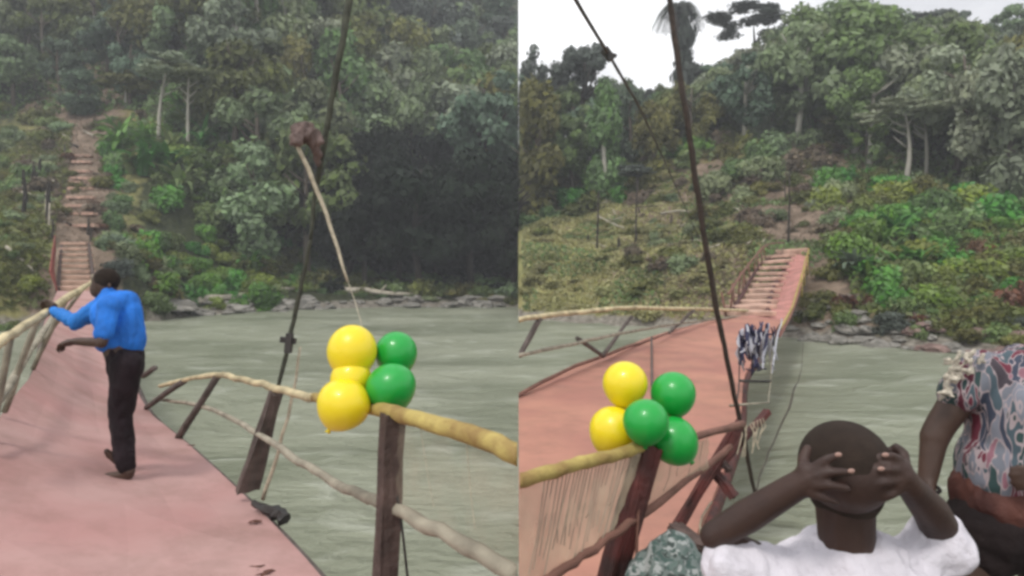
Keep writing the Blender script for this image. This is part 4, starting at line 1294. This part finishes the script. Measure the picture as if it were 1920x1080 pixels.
for (px, py, Y) in ((1516, 470, 45), (1514, 486, 41), (1508, 503, 37), (1503, 520, 34)):
    p = P(px, py, Y); tube('rail_post', [p + Vector((0, 0, .15)), p - Vector((0, 0, .95))], .055, M['rail_yellow'], BR, 6, 1)
beam('threshold_board', P(1462, 476, 46), P(1508, 472, 46.2), 1.2, .5, M['step'], BR, bev=.03)

# far-side rails
tube('top_rail', [P(930, 610, 7.7), P(972, 600, 8.3), P(1050, 589, 9.6), P(1130, 581, 11.3), P(1190, 577, 13), P(1280, 579, 16.5), P(1340, 580, 20), P(1402, 583, 24)], [.034, .034, .036, .038, .04, .042, .045, .05], M['rail'], BR, 8, 4, .004, .1, side=1)
tube('mid_rail', [P(930, 678, 7.8), P(972, 667, 8.3), P(1060, 648, 9.8), P(1140, 630, 11.5), P(1220, 615, 14), P(1300, 603, 18), P(1400, 592, 23.5)], [.026, .026, .028, .03, .03, .03, .03], M['rail_grey'], BR, 7, 4, .004, .1, side=1)
tube('lower_rail', [P(930, 760, 7.8), P(972, 740, 8.4), P(1060, 695, 10), P(1140, 664, 12), P(1220, 636, 15), P(1300, 610, 19)], [.026, .026, .028, .03, .03, .03], M['rail_red'], BR, 7, 4, .004, .1, side=1)
for (a, c, w) in ((P(1012, 597, 8.9), P(974, 668, 8.6), .05), (P(1082, 634, 10.3), P(1132, 668, 11.4), .045), (P(1184, 594, 13), P(1132, 664, 11.6), .05), (P(1222, 632, 14), P(1222, 722, 9), .026), (P(1300, 582, 17.4), P(1255, 624, 16.2), .05)):
    tube('rail_post', [a, a.lerp(c, .5), c], w * .75, M['brace'], BR, 7, 2, .004, .1, side=1)

# near side: yellow rail, dark red post, netting, braces
ry = [P(930, 915, 1.5), P(972, 902, 1.6), P(1060, 876, 1.75), P(1130, 858, 1.88), P(1205, 838, 2.02)]
tube('top_rail', ry, [.018] * 5, M['rail_yellow'], BR, 9, 5, .0012, .07, side=1)
tube('top_rail', [P(1205, 838, 2.02), P(1300, 820, 2.5), P(1392, 795, 3.3)], [.016, .014, .018], M['rail_red'], BR, 8, 5, .002, .12)
tube('mid_rail', [P(1020, 1090, 1.66), P(1090, 1045, 1.78), P(1150, 1000, 1.9), P(1210, 960, 2.08), P(1330, 870, 2.9), P(1370, 838, 3.2)], [.012, .012, .012, .012, .015, .015], M['rail_red'], BR, 7, 5, .002, .12, side=1)
beam('rail_post', P(1216, 836, 2.04), P(1098, 1270, 1.95), .062, .06, M['post_red'], BR, rough=.0022)
tube('hanging_wire', [P(1198, 930, 2.0), P(1195, 1000, 1.98), P(1190, 1120, 1.98)], .0045, M['rail_red'], BR, 5, 3)
beam('brace', P(1388, 792, 3.9), P(1262, 1000, 3.95), .045, .05, M['post_red'], BR, w2=.095, rough=.0025)
beam('brace', P(1440, 772, 4.4), P(1322, 900, 4.0), .036, .04, M['post_red'], BR, w2=.04, rough=.0025)
beam('brace_stub', P(1335, 880, 4.0), P(1378, 932, 3.9), .055, .04, M['post_red'], BR, rough=.002)
beam('brace_stub', P(1352, 864, 4.02), P(1368, 882, 3.95), .035, .03, M['post'], BR, rough=.002)
beam('foot_block', P(1262, 988, 3.9), P(1318, 1030, 3.7), .085, .06, M['post'], BR, rough=.003)
tube('hanging_rope', [P(1335, 940, 3.98), P(1312, 985, 3.95), P(1322, 1030, 3.9)], .006, M['rope'], BR, 5, 3, .004)
bm = bmesh.new()
for k in range(9):
    a = P(1390 + k * 5, 800 - k * 2, 4.1); tube_bm(bm, [a, a + Vector((random.gauss(0, .02), 0, -.05)), a + Vector((random.gauss(0, .03), 0, -random.uniform(.08, .2)))], .004, 4)
o = add('frayed_rope', bm_mesh('frayed_rope', bm), M['rope'], BR); o['kind'] = 'stuff'
for k in range(2):
    pass
NT = [p - Vector((0, 0, .012)) for p in ry]
NB = [P(905, 1168, 1.48), P(940, 1145, 1.56), P(1020, 1094, 1.68), P(1092, 1046, 1.79), P(1148, 1004, 1.9)]
netting('netting', NT, NB, M['sack_r'], M['rail_grey'], BR, 1, .016)
NT2 = [P(1226, 850, 2.06), P(1280, 838, 2.4), P(1330, 820, 2.8)]; NB2 = [P(1190, 980, 2.0), P(1262, 925, 2.4), P(1325, 876, 2.8)]
netting('netting', NT2, NB2, M['sack_r'], M['rail_grey'], BR, 1, .12)

# cables
tube('cable', [P(1228, -160, 3.3), P(1256, 0, 3.4), P(1272, 120, 3.45), P(1294, 260, 3.5), P(1314, 400, 3.6), P(1340, 560, 3.75), P(1362, 670, 3.9), P(1388, 790, 4.1), P(1414, 920, 4.4), P(1418, 945, 4.5)],
     [.015, .015, .0155, .016, .016, .0155, .015, .014, .012, .006], M['cable'], BR, 8, 5, .0015, .14)
tube('cable', [P(1030, -110, 4.5), P(1080, 0, 6), P(1140, 100, 9), P(1172, 155, 12), P(1204, 212, 17), P(1245, 300, 28), P(1290, 400, 42), P(1312, 450, 52)], [.018, .019, .022, .026, .030, .032, .03, .03], M['cable'], BR, 7, 5, .0, .12)
cc = P(1140, 102, 8.98)
bm = bmesh.new(); box_between(bm, cc + Vector((-.05, 0, .07)), cc + Vector((.05, 0, -.07)), .11, .09); box_between(bm, cc + Vector((.02, -.02, .0)), cc + Vector((.11, -.02, -.03)), .04, .04)
add('cable_clamp', bm_mesh('cable_clamp', bm), M['iron'], BR)
tube('stay_wire', [P(1492, 722, 5.6), P(1478, 765, 5.2), P(1450, 830, 4.9), P(1430, 880, 4.7), P(1416, 925, 4.5)], [.006, .008, .006, .005, .005], M['cable'], BR, 6, 3, .003, .3)
tube('stay_wire', [P(1492, 722, 5.6), P(1500, 700, 6.6), P(1506, 640, 12), P(1512, 520, 37)], .004, M['cable'], BR, 5, 3)

# torn netting and ladder hanging off the deck edge
TN = empty('torn_netting', P(1415, 650, 9)); tag(TN, 'torn navy and white netting with two dark rungs off the right deck edge', 'netting')
random.seed(14)
for k in range(60):
    px = random.uniform(1386, 1452); py0 = random.uniform(600, 640) + (1450 - px) * .1; ln = random.uniform(22, 66)
    p = P(px, py0, 9 + random.uniform(-.3, .3)); q = P(px + random.uniform(-9, 9), py0 + ln, 9 + random.uniform(-.3, .3)); mdl = p.lerp(q, .5) + Vector((random.gauss(0, .04), 0, 0))
    w = random.uniform(.012, .034)
    tube('strip', [p, mdl, q], [w * .6, w, w * .5], M['net_white'] if random.random() < .42 else M['net_navy'], TN, 5, 2, .01, .3, flat=.3)
for k in range(16):
    px = random.uniform(1388, 1445); py0 = random.uniform(625, 700)
    p = P(px, py0, 9); q = P(px + random.uniform(-16, 24), py0 + random.uniform(-8, 8), 9.1)
    tube('strip', [p, q], [.014, .01], M['net_navy'], TN, 5, 2, .01, .3)
tube('rung', [P(1386, 714, 8.8), P(1446, 715, 8.9)], .018, M['iron'], TN, 6, 3, .003, .2)
tube('rung', [P(1368, 760, 8.0), P(1442, 755, 8.2)], .015, M['rail_grey'], TN, 6, 3, .003, .2)
tube('cord', [P(1388, 640, 9), P(1386, 714, 8.8), P(1380, 762, 8.1), P(1372, 790, 7.6)], .009, M['iron'], TN, 5, 3, .004)
tube('cord', [P(1447, 630, 9), P(1445, 714, 8.9), P(1441, 756, 8.2)], .008, M['rail_grey'], TN, 5, 3, .004)
tube('cord', [P(1466, 598, 12), P(1456, 640, 10.5), P(1447, 700, 9)], .012, M['net_white'], TN, 5, 3, .004)

# ---- landing platform the people on the right stand on
PLAT = empty('landing_platform', (1.8, 1.2, EYE - 1.6)); tag(PLAT, 'plank landing under the child in white and the woman in the printed blouse', 'platform')
for i in range(11):
    x = .62 + i * .29
    beam('plank', (x, -.6, EYE - 1.655), (x, 2.9, EYE - 1.655), .27, .05, M['brace'], PLAT, bev=.006)
for x in (.7, 3.6):
    for y in (0.0, 2.7):
        beam('leg', (x, y, EYE - 1.69), (x, y, -2.6), .16, .16, M['post'], PLAT, up=Vector((0, 1, 0)))

# ================================================================== balloons
def balloon(px, py, Y, w, h, m, label, group, tilt=0.0, knot_dir=None):
    c = P(px, py, Y); rx = w * Y / FPX / 2; rz = h * Y / FPX / 2
    bm = bmesh.new(); bmesh.ops.create_uvsphere(bm, u_segments=40, v_segments=28, radius=1)
    for v in bm.verts:
        z = v.co.z; k = 1.0 if z > 0 else 1 - .20 * z * z
        if z < -.8: k *= 1 - (-.8 - z) * .4
        v.co = Vector((v.co.x * rx * k, v.co.y * rx * k, z * rz * (0.96 if z > 0 else 1.12)))
    o = link('balloon', bm_mesh('balloon', bm, True), mat=m); o.location = c; o.rotation_euler = (random.uniform(-.2, .2), tilt, 0)
    tag(o, label, 'balloon', group)
    bm = bmesh.new(); bmesh.ops.create_cone(bm, cap_ends=True, segments=10, radius1=rx * .12, radius2=rx * .03, depth=rx * .2, matrix=Matrix.Translation((0, 0, -rz * 1.14)))
    k = link('knot', bm_mesh('knot', bm, True), o, m)
    return o


gl = 'balloons tied to the left rail'
balloon(660, 658, 2.75, 92, 102, M['yellow'], 'upper yellow balloon of the bunch on the left bridge rail', gl, .05)
balloon(658, 712, 2.72, 76, 84, M['yellow'], 'middle yellow balloon squeezed between the upper and lower ones on the left rail', gl, .2)
balloon(645, 757, 2.62, 100, 96, M['yellow'], 'lower yellow balloon of the left bunch, hanging over the rail end', gl, .5)
balloon(743, 662, 2.85, 78, 84, M['green'], 'upper green balloon of the bunch on the left bridge rail', gl, -.1)
balloon(733, 725, 2.68, 94, 90, M['green'], 'lower green balloon of the left bunch, on top of the dark post', gl, -.3)
#balloon(752, 738, 2.75, 72, 66, M['green'], 'small green balloon tucked behind the lower green one on the left rail', gl, -.6)
gr = 'balloons tied to the right rail'
balloon(1172, 719, 2.15, 84, 86, M['yellow'], 'upper yellow balloon of the bunch on the right bridge rail', gr, .1)
balloon(1150, 806, 2.1, 90, 90, M['yellow'], 'lower yellow balloon of the right bunch, resting on the yellow rail', gr, .5)
balloon(1262, 738, 2.15, 84, 84, M['green'], 'upper green balloon of the bunch on the right bridge rail', gr, -.3)
balloon(1211, 790, 1.98, 86, 86, M['green'], 'central green balloon of the right bunch, nearest the camera', gr, 0)
balloon(1263, 826, 2.08, 88, 94, M['green'], 'lower right green balloon of the right bunch, hanging below the rail', gr, -.7)

# ================================================================== people
# ---- the man in blue, leaning on the left rail
Y0 = 4.88
q = lambda px, py, dy=0.0: P(px, py, Y0 + dy)
MAN = empty('person', q(235, 900)); tag(MAN, 'man in bright blue jacket and black trousers leaning on the left bridge rail', 'person')
ank_a, ank_b = q(236, 878), q(222, 858, .22)
knee_a, knee_b = q(226, 778), q(224, 772, .2)
hip_a, hip_b = q(238, 688, -.07), q(232, 688, .09)
chest = q(210, 592); pel = q(233, 668)
sh_a = q(205, 575, -.15); sh_b = q(197, 570, .17)
hand_l = P(93, 580, 5.28); elb_l = P(143, 604, 5.0)
elb_r = q(190, 642, -.24); wr_r = q(142, 640, -.22)
neck = q(202, 560); head = q(196, 532, .02)
body = [('c', pel, .12, chest, .13), ('c', chest, .10, neck, .05), ('c', neck, .05, head, .055),
        ('e', head, (.082, .072, .105), (0, -.35, 0)), ('e', q(184, 542, .02), (.052, .055, .065)), ('c', q(176, 533, .02), .014, q(173, 542, .02), .016), ('e', q(205, 536, -.052), (.014, .010, .024)),
        ('c', hip_a, .085, knee_a, .055), ('c', knee_a, .052, ank_a, .035), ('c', hip_b, .085, knee_b, .055), ('c', knee_b, .052, ank_b, .035),
        ('c', sh_a, .05, elb_r, .04), ('c', elb_r, .036, wr_r, .027), ('c', sh_b, .05, elb_l, .042), ('c', elb_l, .036, hand_l + Vector((.05, -.02, -.01)), .026)]
# hands
def hand(base, direc, side_v, down, s=1.0, curl=.5, n=4):
    """palm and five bent fingers; direc = along the hand, side_v = towards the thumb, down = way the fingers curl"""
    d = Vector(direc).normalized(); sv = Vector(side_v).normalized(); dn = Vector(down).normalized(); b0 = Vector(base)
    out = [('c', b0, .024 * s, b0 + d * .055 * s, .026 * s), ('c', b0 + sv * .018 * s, .018 * s, b0 + d * .07 * s + sv * .026 * s, .014 * s), ('c', b0 - sv * .018 * s, .018 * s, b0 + d * .065 * s - sv * .028 * s, .013 * s)]
    for i, (o_, ln) in enumerate(zip((.033, .011, -.011, -.031), (.066, .074, .068, .054))):
        p0 = b0 + d * .075 * s + sv * o_ * s
        p1 = p0 + (d * (1 - curl * .4) + dn * curl * .5).normalized() * ln * .45 * s
        p2 = p1 + (d * (1 - curl) + dn * curl).normalized() * ln * .32 * s
        p3 = p2 + (d * (1 - curl * 1.5) + dn * curl * 1.4).normalized() * ln * .28 * s
        out += [('c', p0, .0095 * s, p1, .0088 * s), ('c', p1, .0088 * s, p2, .008 * s), ('c', p2, .008 * s, p3, .007 * s)]
    t0 = b0 + d * .015 * s + sv * .028 * s; t1 = t0 + (sv * .8 + d * .6 + dn * .2).normalized() * .035 * s; t2 = t1 + (d + dn * .5).normalized() * .03 * s
    out += [('c', t0, .012 * s, t1, .0105 * s), ('c', t1, .0105 * s, t2, .008 * s)]
    return out


body += hand(hand_l + Vector((.045, -.015, .028)), (-1, .35, .25), (0, -.6, .6), (-.2, 0, -1), 1.0, .7)
body += hand(wr_r, (-1, 0, -.2), (0, -1, .2), (0, 0, -1), 1.0, .75)
add('body', fused('body', body, .0085, 3), M['skin'], MAN)
add('hair', fused('hair', [('e', q(200, 525, .02), (.088, .078, .088), (0, -.35, 0))], .009, 2, .003, 60, cut=[(q(197, 541, .02), (-.45, 0, -1))]), M['hair'], MAN)
jk = [('c', q(232, 655), .122, chest + Vector((0, 0, .01)), .138), ('c', q(240, 640), .12, q(238, 585), .10), ('c', chest, .14, q(207, 566), .09), ('e', q(228, 570), (.11, .13, .10)), ('c', sh_a, .075, sh_b, .075), ('c', q(206, 572), .08, q(205, 553), .062),
      ('e', q(213, 640, -.02), (.12, .13, .09)), ('c', sh_a, .07, sh_a.lerp(elb_r, .75), .062)]
add('jacket', fused('jacket', jk, .0085, 4, .014, 13), M['jacket'], MAN)
sl = [('c', sh_b, .072, elb_l, .058), ('c', elb_l, .056, elb_l.lerp(hand_l, .82), .036)]
add('sleeve', fused('sleeve', sl, .0075, 4, .010, 22), M['jacket_sleeve'], MAN)
tr_ = [('c', q(234, 664), .125, q(236, 690), .118), ('c', hip_a + Vector((0, 0, .02)), .105, knee_a, .078), ('c', knee_a, .077, ank_a + Vector((0, 0, .02)), .062), ('c', hip_b + Vector((0, 0, .02)), .10, knee_b, .075), ('c', knee_b, .074, ank_b + Vector((.02, 0, .02)), .058)]
add('trousers', fused('trousers', tr_, .009, 4, .012, 14), M['trousers'], MAN)
add('shoe', fused('shoe', [('c', q(241, 890), .036, q(205, 894), .033), ('c', q(205, 894), .033, q(193, 895), .024), ('e', q(241, 884), (.045, .04, .04))], .006, 3), M['shoe'], MAN)
add('shoe', fused('shoe', [('c', q(222, 864, .22), .034, q(206, 853, .2), .026), ('c', q(206, 853, .2), .028, q(200, 846, .19), .02)], .006, 3), M['shoe'], MAN)

# ---- the child in white, hands to the sides of the shaved head
CH = empty('person', (P(1580, 1080, 1.3).x, 1.3, EYE - 1.62)); tag(CH, 'child in a white shirt pressing both hands to the back of a shaved head', 'person')
p_ = lambda px, py, Y=1.3: P(px, py, Y)
hc = p_(1585, 876, 1.30)
bd = [('e', hc, (.079, .096, .082)), ('e', p_(1584, 905, 1.32), (.068, .078, .075)), ('e', p_(1583, 925, 1.345), (.052, .07, .06)),
      ('e', p_(1506, 905, 1.31), (.010, .018, .028)), ('e', p_(1664, 905, 1.31), (.010, .018, .028)),
      ('c', p_(1585, 900, 1.395), .008, p_(1585, 918, 1.405), .013), ('c', p_(1572, 938, 1.385), .008, p_(1598, 938, 1.385), .008),
      ('c', p_(1584, 935, 1.31), .054, p_(1588, 1050, 1.32), .050),
      ('c', p_(1590, 1075, 1.33), .07, (p_(1590, 1080).x, 1.33, EYE - .98), .10),
      ('c', p_(1480, 1085, 1.34), .05, p_(1690, 1080, 1.34), .05)]
# arms: left
elL, wrL = p_(1338, 1004, 1.30), p_(1492, 912, 1.235)
elR, wrR = p_(1764, 995, 1.34), p_(1706, 912, 1.245)
bd += [('c', p_(1480, 1085, 1.34), .042, elL, .024), ('c', elL, .026, p_(1400, 968, 1.28), .031), ('c', p_(1400, 968, 1.28), .031, wrL, .025)]
bd += [('c', p_(1690, 1080, 1.34), .042, elR, .036), ('c', elR, .036, p_(1745, 958, 1.3), .033), ('c', p_(1745, 958, 1.3), .033, wrR, .024)]
# left hand on the side of the head: palm, three fingers laid over the back of the skull, thumb up the side
bd += [('c', wrL, .025, p_(1514, 898, 1.225), .023), ('c', p_(1512, 884, 1.225), .018, p_(1532, 884, 1.215), .012), ('c', p_(1512, 914, 1.225), .018, p_(1532, 912, 1.21), .012)]
fing = [((1524, 878, 1.215), (1548, 862, 1.205), (1568, 855, 1.206)), ((1530, 892, 1.207), (1562, 885, 1.196), (1592, 885, 1.196)),
        ((1530, 909, 1.205), (1562, 911, 1.195), (1590, 916, 1.196)), ((1522, 926, 1.210), (1550, 936, 1.203), (1570, 944, 1.208))]
for a, b_, c in fing: bd += [('c', p_(*a), .0090, p_(*b_), .0083), ('c', p_(*b_), .0083, p_(*c), .0066)]
bd += [('c', p_(1508, 890, 1.23), .013, p_(1506, 862, 1.245), .011), ('c', p_(1506, 862, 1.245), .011, p_(1514, 842, 1.255), .009)]
# right hand
bd += [('c', wrR, .024, p_(1692, 892, 1.23), .022), ('c', p_(1692, 878, 1.23), .017, p_(1680, 876, 1.222), .012), ('c', p_(1690, 905, 1.23), .017, p_(1678, 908, 1.22), .012)]
fing2 = [((1686, 862, 1.225), (1672, 855, 1.215), (1658, 855, 1.216)), ((1684, 880, 1.218), (1668, 880, 1.207), (1650, 881, 1.207)),
         ((1680, 900, 1.216), (1664, 904, 1.206), (1646, 908, 1.208)), ((1684, 920, 1.222), (1670, 928, 1.214), (1656, 936, 1.220))]
for a, b_, c in fing2: bd += [('c', p_(*a), .0088, p_(*b_), .0081), ('c', p_(*b_), .0081, p_(*c), .0065)]
bd += [('c', p_(1696, 880, 1.235), .012, p_(1694, 852, 1.25), .0105), ('c', p_(1694, 852, 1.25), .0105, p_(1680, 838, 1.255), .0085)]
# legs below the frame
zx = p_(1590, 1080).x
for s_ in (-1, 1):
    bd += [('c', (zx + s_ * .07, 1.33, EYE - .98), .075, (zx + s_ * .075, 1.33, EYE - 1.28), .05), ('c', (zx + s_ * .075, 1.33, EYE - 1.28), .048, (zx + s_ * .08, 1.35, EYE - 1.56), .03), ('c', (zx + s_ * .08, 1.34, EYE - 1.59), .026, (zx + s_ * .09, 1.45, EYE - 1.60), .022)]
add('body', fused('body', bd, .0048, 3), M['skin_boy'], CH)
# close-cropped hair as a thin cap
add('hair', fused('hair', [('e', hc + Vector((0, .002, .002)), (.0805, .0975, .0835)), ('e', p_(1584, 905, 1.32), (.0695, .0795, .0765)), ('e', p_(1583, 925, 1.345), (.0525, .0705, .0605))], .005, 1, cut=[(p_(1585, 944, 1.345), (0, 1, 0))]), M['hair_boy'], CH)
for (a, b_, c) in fing[:2] + fing2[:2]:
    d = (Vector(p_(*c)) - Vector(p_(*b_))).normalized(); e = p_(*c) + d * .001
    bm = bmesh.new(); bmesh.ops.create_icosphere(bm, subdivisions=2, radius=1, matrix=Matrix.Translation(e + Vector((0, -.0058, .0035))) @ Matrix.Diagonal((.0065, .002, .0042, 1)))
    add('fingernail', bm_mesh('fingernail', bm, True), M['nail'], CH)
shp = [('c', p_(1484, 1092, 1.32), .062, p_(1356, 1062, 1.285), .046), ('c', p_(1690, 1084, 1.34), .062, p_(1758, 1012, 1.34), .046),
       ('c', p_(1484, 1088, 1.34), .064, p_(1690, 1085, 1.34), .064), ('e', p_(1530, 1078, 1.33), (.06, .06, .04)), ('e', p_(1640, 1078, 1.33), (.06, .06, .045)),
       ('c', p_(1590, 1110, 1.34), .13, (zx, 1.34, EYE - 1.0), .14), ('c', p_(1540, 1110, 1.34), .11, p_(1640, 1110, 1.34), .11), ('c', p_(1760, 1000, 1.335), .045, p_(1775, 1035, 1.335), .05)]
add('shirt', fused('shirt', shp, .0058, 2, .013, 19), M['white'], CH)
shr = [('c', (zx - .05, 1.34, EYE - 1.02), .12, (zx + .05, 1.34, EYE - 1.02), .12), ('c', (zx - .07, 1.33, EYE - 1.02), .095, (zx - .075, 1.33, EYE - 1.26), .08), ('c', (zx + .07, 1.33, EYE - 1.02), .095, (zx + .075, 1.33, EYE - 1.26), .08)]
add('shorts', fused('shorts', shr, .009, 3, .008, 15), M['black'], CH)

# ---- the woman in the printed blouse
WY = 2.1
w = lambda px, py, dy=0.0: P(px, py, WY + dy)
WO = empty('person', (w(1905, 1000).x, WY, EYE - 1.62)); tag(WO, 'woman in a maroon and grey printed blouse with cream lace on the sleeve', 'person')
xw = w(1905, 900).x
wb = [('c', w(1915, 900), .13, w(1915, 760), .13), ('c', w(1915, 770), .12, w(1925, 720), .09), ('c', w(1830, 700), .055, w(2005, 690), .055), ('c', w(1965, 690), .05, w(2010, 630), .045),
      ('e', w(2035, 570), (.072, .088, .11)), ('e', w(2030, 590, -.06), (.02, .03, .05)),
      ('c', w(1822, 712), .052, w(1762, 800, .02), .043), ('c', w(1762, 800, .02), .043, w(1752, 820, .02), .042), ('c', w(1752, 820, .02), .040, w(1738, 905, .0), .027)]
wb += hand(w(1738, 905), (.05, -.1, -1), (-.2, -1, 0), (.7, -.3, -.5), .95, .5)
wb += [('c', w(2005, 700), .052, w(2040, 820), .042), ('c', w(2040, 820), .04, w(1990, 900, -.16), .028)]
wb += hand(w(1990, 900, -.16), (-1, -.1, .1), (0, 0, 1), (0, 1, -.5), .95, .4)
legs = []
for pxh, pxk in ((1862, 1800), (1955, 1965)):
    hp = w(pxh, 985); kn_ = w(pxk, 1130); kn_.z = EYE - 1.05 if False else kn_.z
    ft = Vector((kn_.x + (.02 if pxk < 1900 else 0), WY, EYE - 1.56))
    wb += [('c', hp, .098, kn_, .062), ('c', kn_, .056, ft, .035), ('c', ft + Vector((0, .02, -.02)), .032, ft + Vector((-.02, -.14, -.03)), .026)]
wb += [('c', w(1868, 975), .12, w(1950, 975), .12)]
add('body', fused('body', wb, .0075, 3), M['skin'], WO)
bl_ = [('c', w(1915, 860), .150, w(1915, 760), .150), ('c', w(1915, 760), .15, w(1922, 718), .115), ('c', w(1835, 708), .070, w(2000, 700), .07), ('c', w(1838, 704), .072, w(1802, 735), .064), ('c', w(1890, 690), .06, w(1950, 680), .06), ('c', w(1900, 880), .155, w(1930, 880), .155)]
add('blouse', fused('blouse', bl_, .0075, 4, .010, 14), M['blouse'], WO)
lc = []
random.seed(40)
for k in range(46):
    t_k = random.random() ** 1.3
    s0 = w(1812 - t_k * 42, 668 + t_k * 82, -.07 + .012 * t_k) + Vector((random.gauss(0, .016 * (1.2 - t_k)), random.uniform(-.004, .02), random.gauss(0, .012)))
    s1 = s0 + Vector((random.uniform(-.018, .018), random.uniform(-.006, .006), random.uniform(-.024, .006)))
    lc.append(('c', s0, .0065, s1, .0045))
add('lace_trim', fused('lace_trim', lc, .004, 1, .003, 60), M['lace'], WO)
hpb = [('c', w(1884, 925), .145, w(1950, 925), .145)]
add('waistcloth', fused('waistcloth', hpb, .007, 2, .022, 15, cut=None), M['redbrown'], WO)
shw = [('c', w(1868, 985), .138, w(1950, 985), .138), ('c', w(1862, 990), .118, w(1850, 1015), .112), ('c', w(1955, 990), .115, w(1958, 1015), .11)]
add('shorts', fused('shorts', shw, .008, 4, .008, 15), M['black'], WO)
add('hair', fused('hair', [('e', w(2038, 556, .02), (.085, .095, .10))], .009, 2, .004, 50, cut=[(w(2038, 585), (0, -.5, -1))]), M['hair'], WO)
bm = bmesh.new()
for k in range(24):
    pass
bmesh.ops.create_circle(bm, segments=4, radius=.001); bm.clear()
wc = w(1738, 915)
ring = [wc + Vector((math.cos(a) * .034, math.sin(a) * .034, .004 * math.sin(a))) for a in np.linspace(0, 6.283, 20)]
tube_bm(bm, ring, .006, 6)
add('bracelet', bm_mesh('bracelet', bm, True), M['black'], WO)

# ---- printed cloth bundle tied at the end of the near rail
bn = fused('cloth_bundle', [('e', P(1262, 1058, 1.9), (.075, .07, .085)), ('e', P(1222, 1092, 1.9), (.07, .07, .09)), ('e', P(1292, 1092, 1.9), (.07, .07, .09)), ('c', P(1262, 1090, 1.9), .11, P(1262, 1250, 1.9), .13), ('c', P(1262, 1250, 1.9), .13, P(1262, 1420, 1.9), .11)], .008, 3, .022, 16)
bn.materials.append(M['bundle']); o = bpy.data.objects.new('cloth_bundle', bn); COL.objects.link(o); tag(o, 'grey-green printed cloth bundle left of the white shirt, at the foot of the braces', 'bundle')
# stand it on a post of its own reaching the deck
pc = P(1262, 1420, 1.9)

# ================================================================== leaves on the deck
def dead_leaf(px, py, Y, s, ang, label):
    c = P(px, py, Y); bm = bmesh.new()
    n = 12; top = []
    for i in range(n):
        a = 2 * math.pi * i / n; r_ = s * (1 if i % 2 else .62) * random.uniform(.7, 1.1)
        top.append(bm.verts.new((math.cos(a) * r_, math.sin(a) * r_ * .5, .008 + random.uniform(0, .014))))
    bot = [bm.verts.new(v.co - Vector((0, 0, .003))) for v in top]
    bm.faces.new(top); bm.faces.new(bot[::-1])
    for i in range(n): bm.faces.new((top[i], bot[i], bot[(i + 1) % n], top[(i + 1) % n]))
    o = link('fallen_leaf', bm_mesh('fallen_leaf', bm), mat=M['deadleaf']); o.location = c; o.rotation_euler = (0, .0, ang); tag(o, label, 'leaf')


dead_leaf(480, 982, 4.28, .055, .2, 'small dark dead leaf near the deck edge below the iron bracket')
dead_leaf(466, 1071, 3.62, .09, .1, 'dark curled dead leaf at the bottom of the left deck')
dead_leaf(500, 1078, 3.58, .06, 1.0, 'smaller dead leaf touching the curled one at the bottom of the left deck')
dead_leaf(358, 838, 5.8, .04, 0, 'tiny dark leaf on the right edge of the left deck')

# ================================================================== haze
hz = bpy.data.materials.new('river_haze'); hz.use_nodes = True
t = hz.node_tree; t.nodes.remove(t.nodes['Principled BSDF'])
vol = t.nodes.new('ShaderNodeVolumePrincipled'); vol.inputs['Density'].default_value = 0.0012; vol.inputs['Color'].default_value = (.88, .91, .95, 1)
t.links.new(vol.outputs[0], t.nodes['Material Output'].inputs['Volume'])
bm = bmesh.new(); bmesh.ops.create_cube(bm, size=1, matrix=Matrix.Translation((0, 110, 56)) @ Matrix.Diagonal((400, 360, 120, 1)))
tag(link('haze', bm_mesh('haze', bm), mat=hz), kind='stuff')
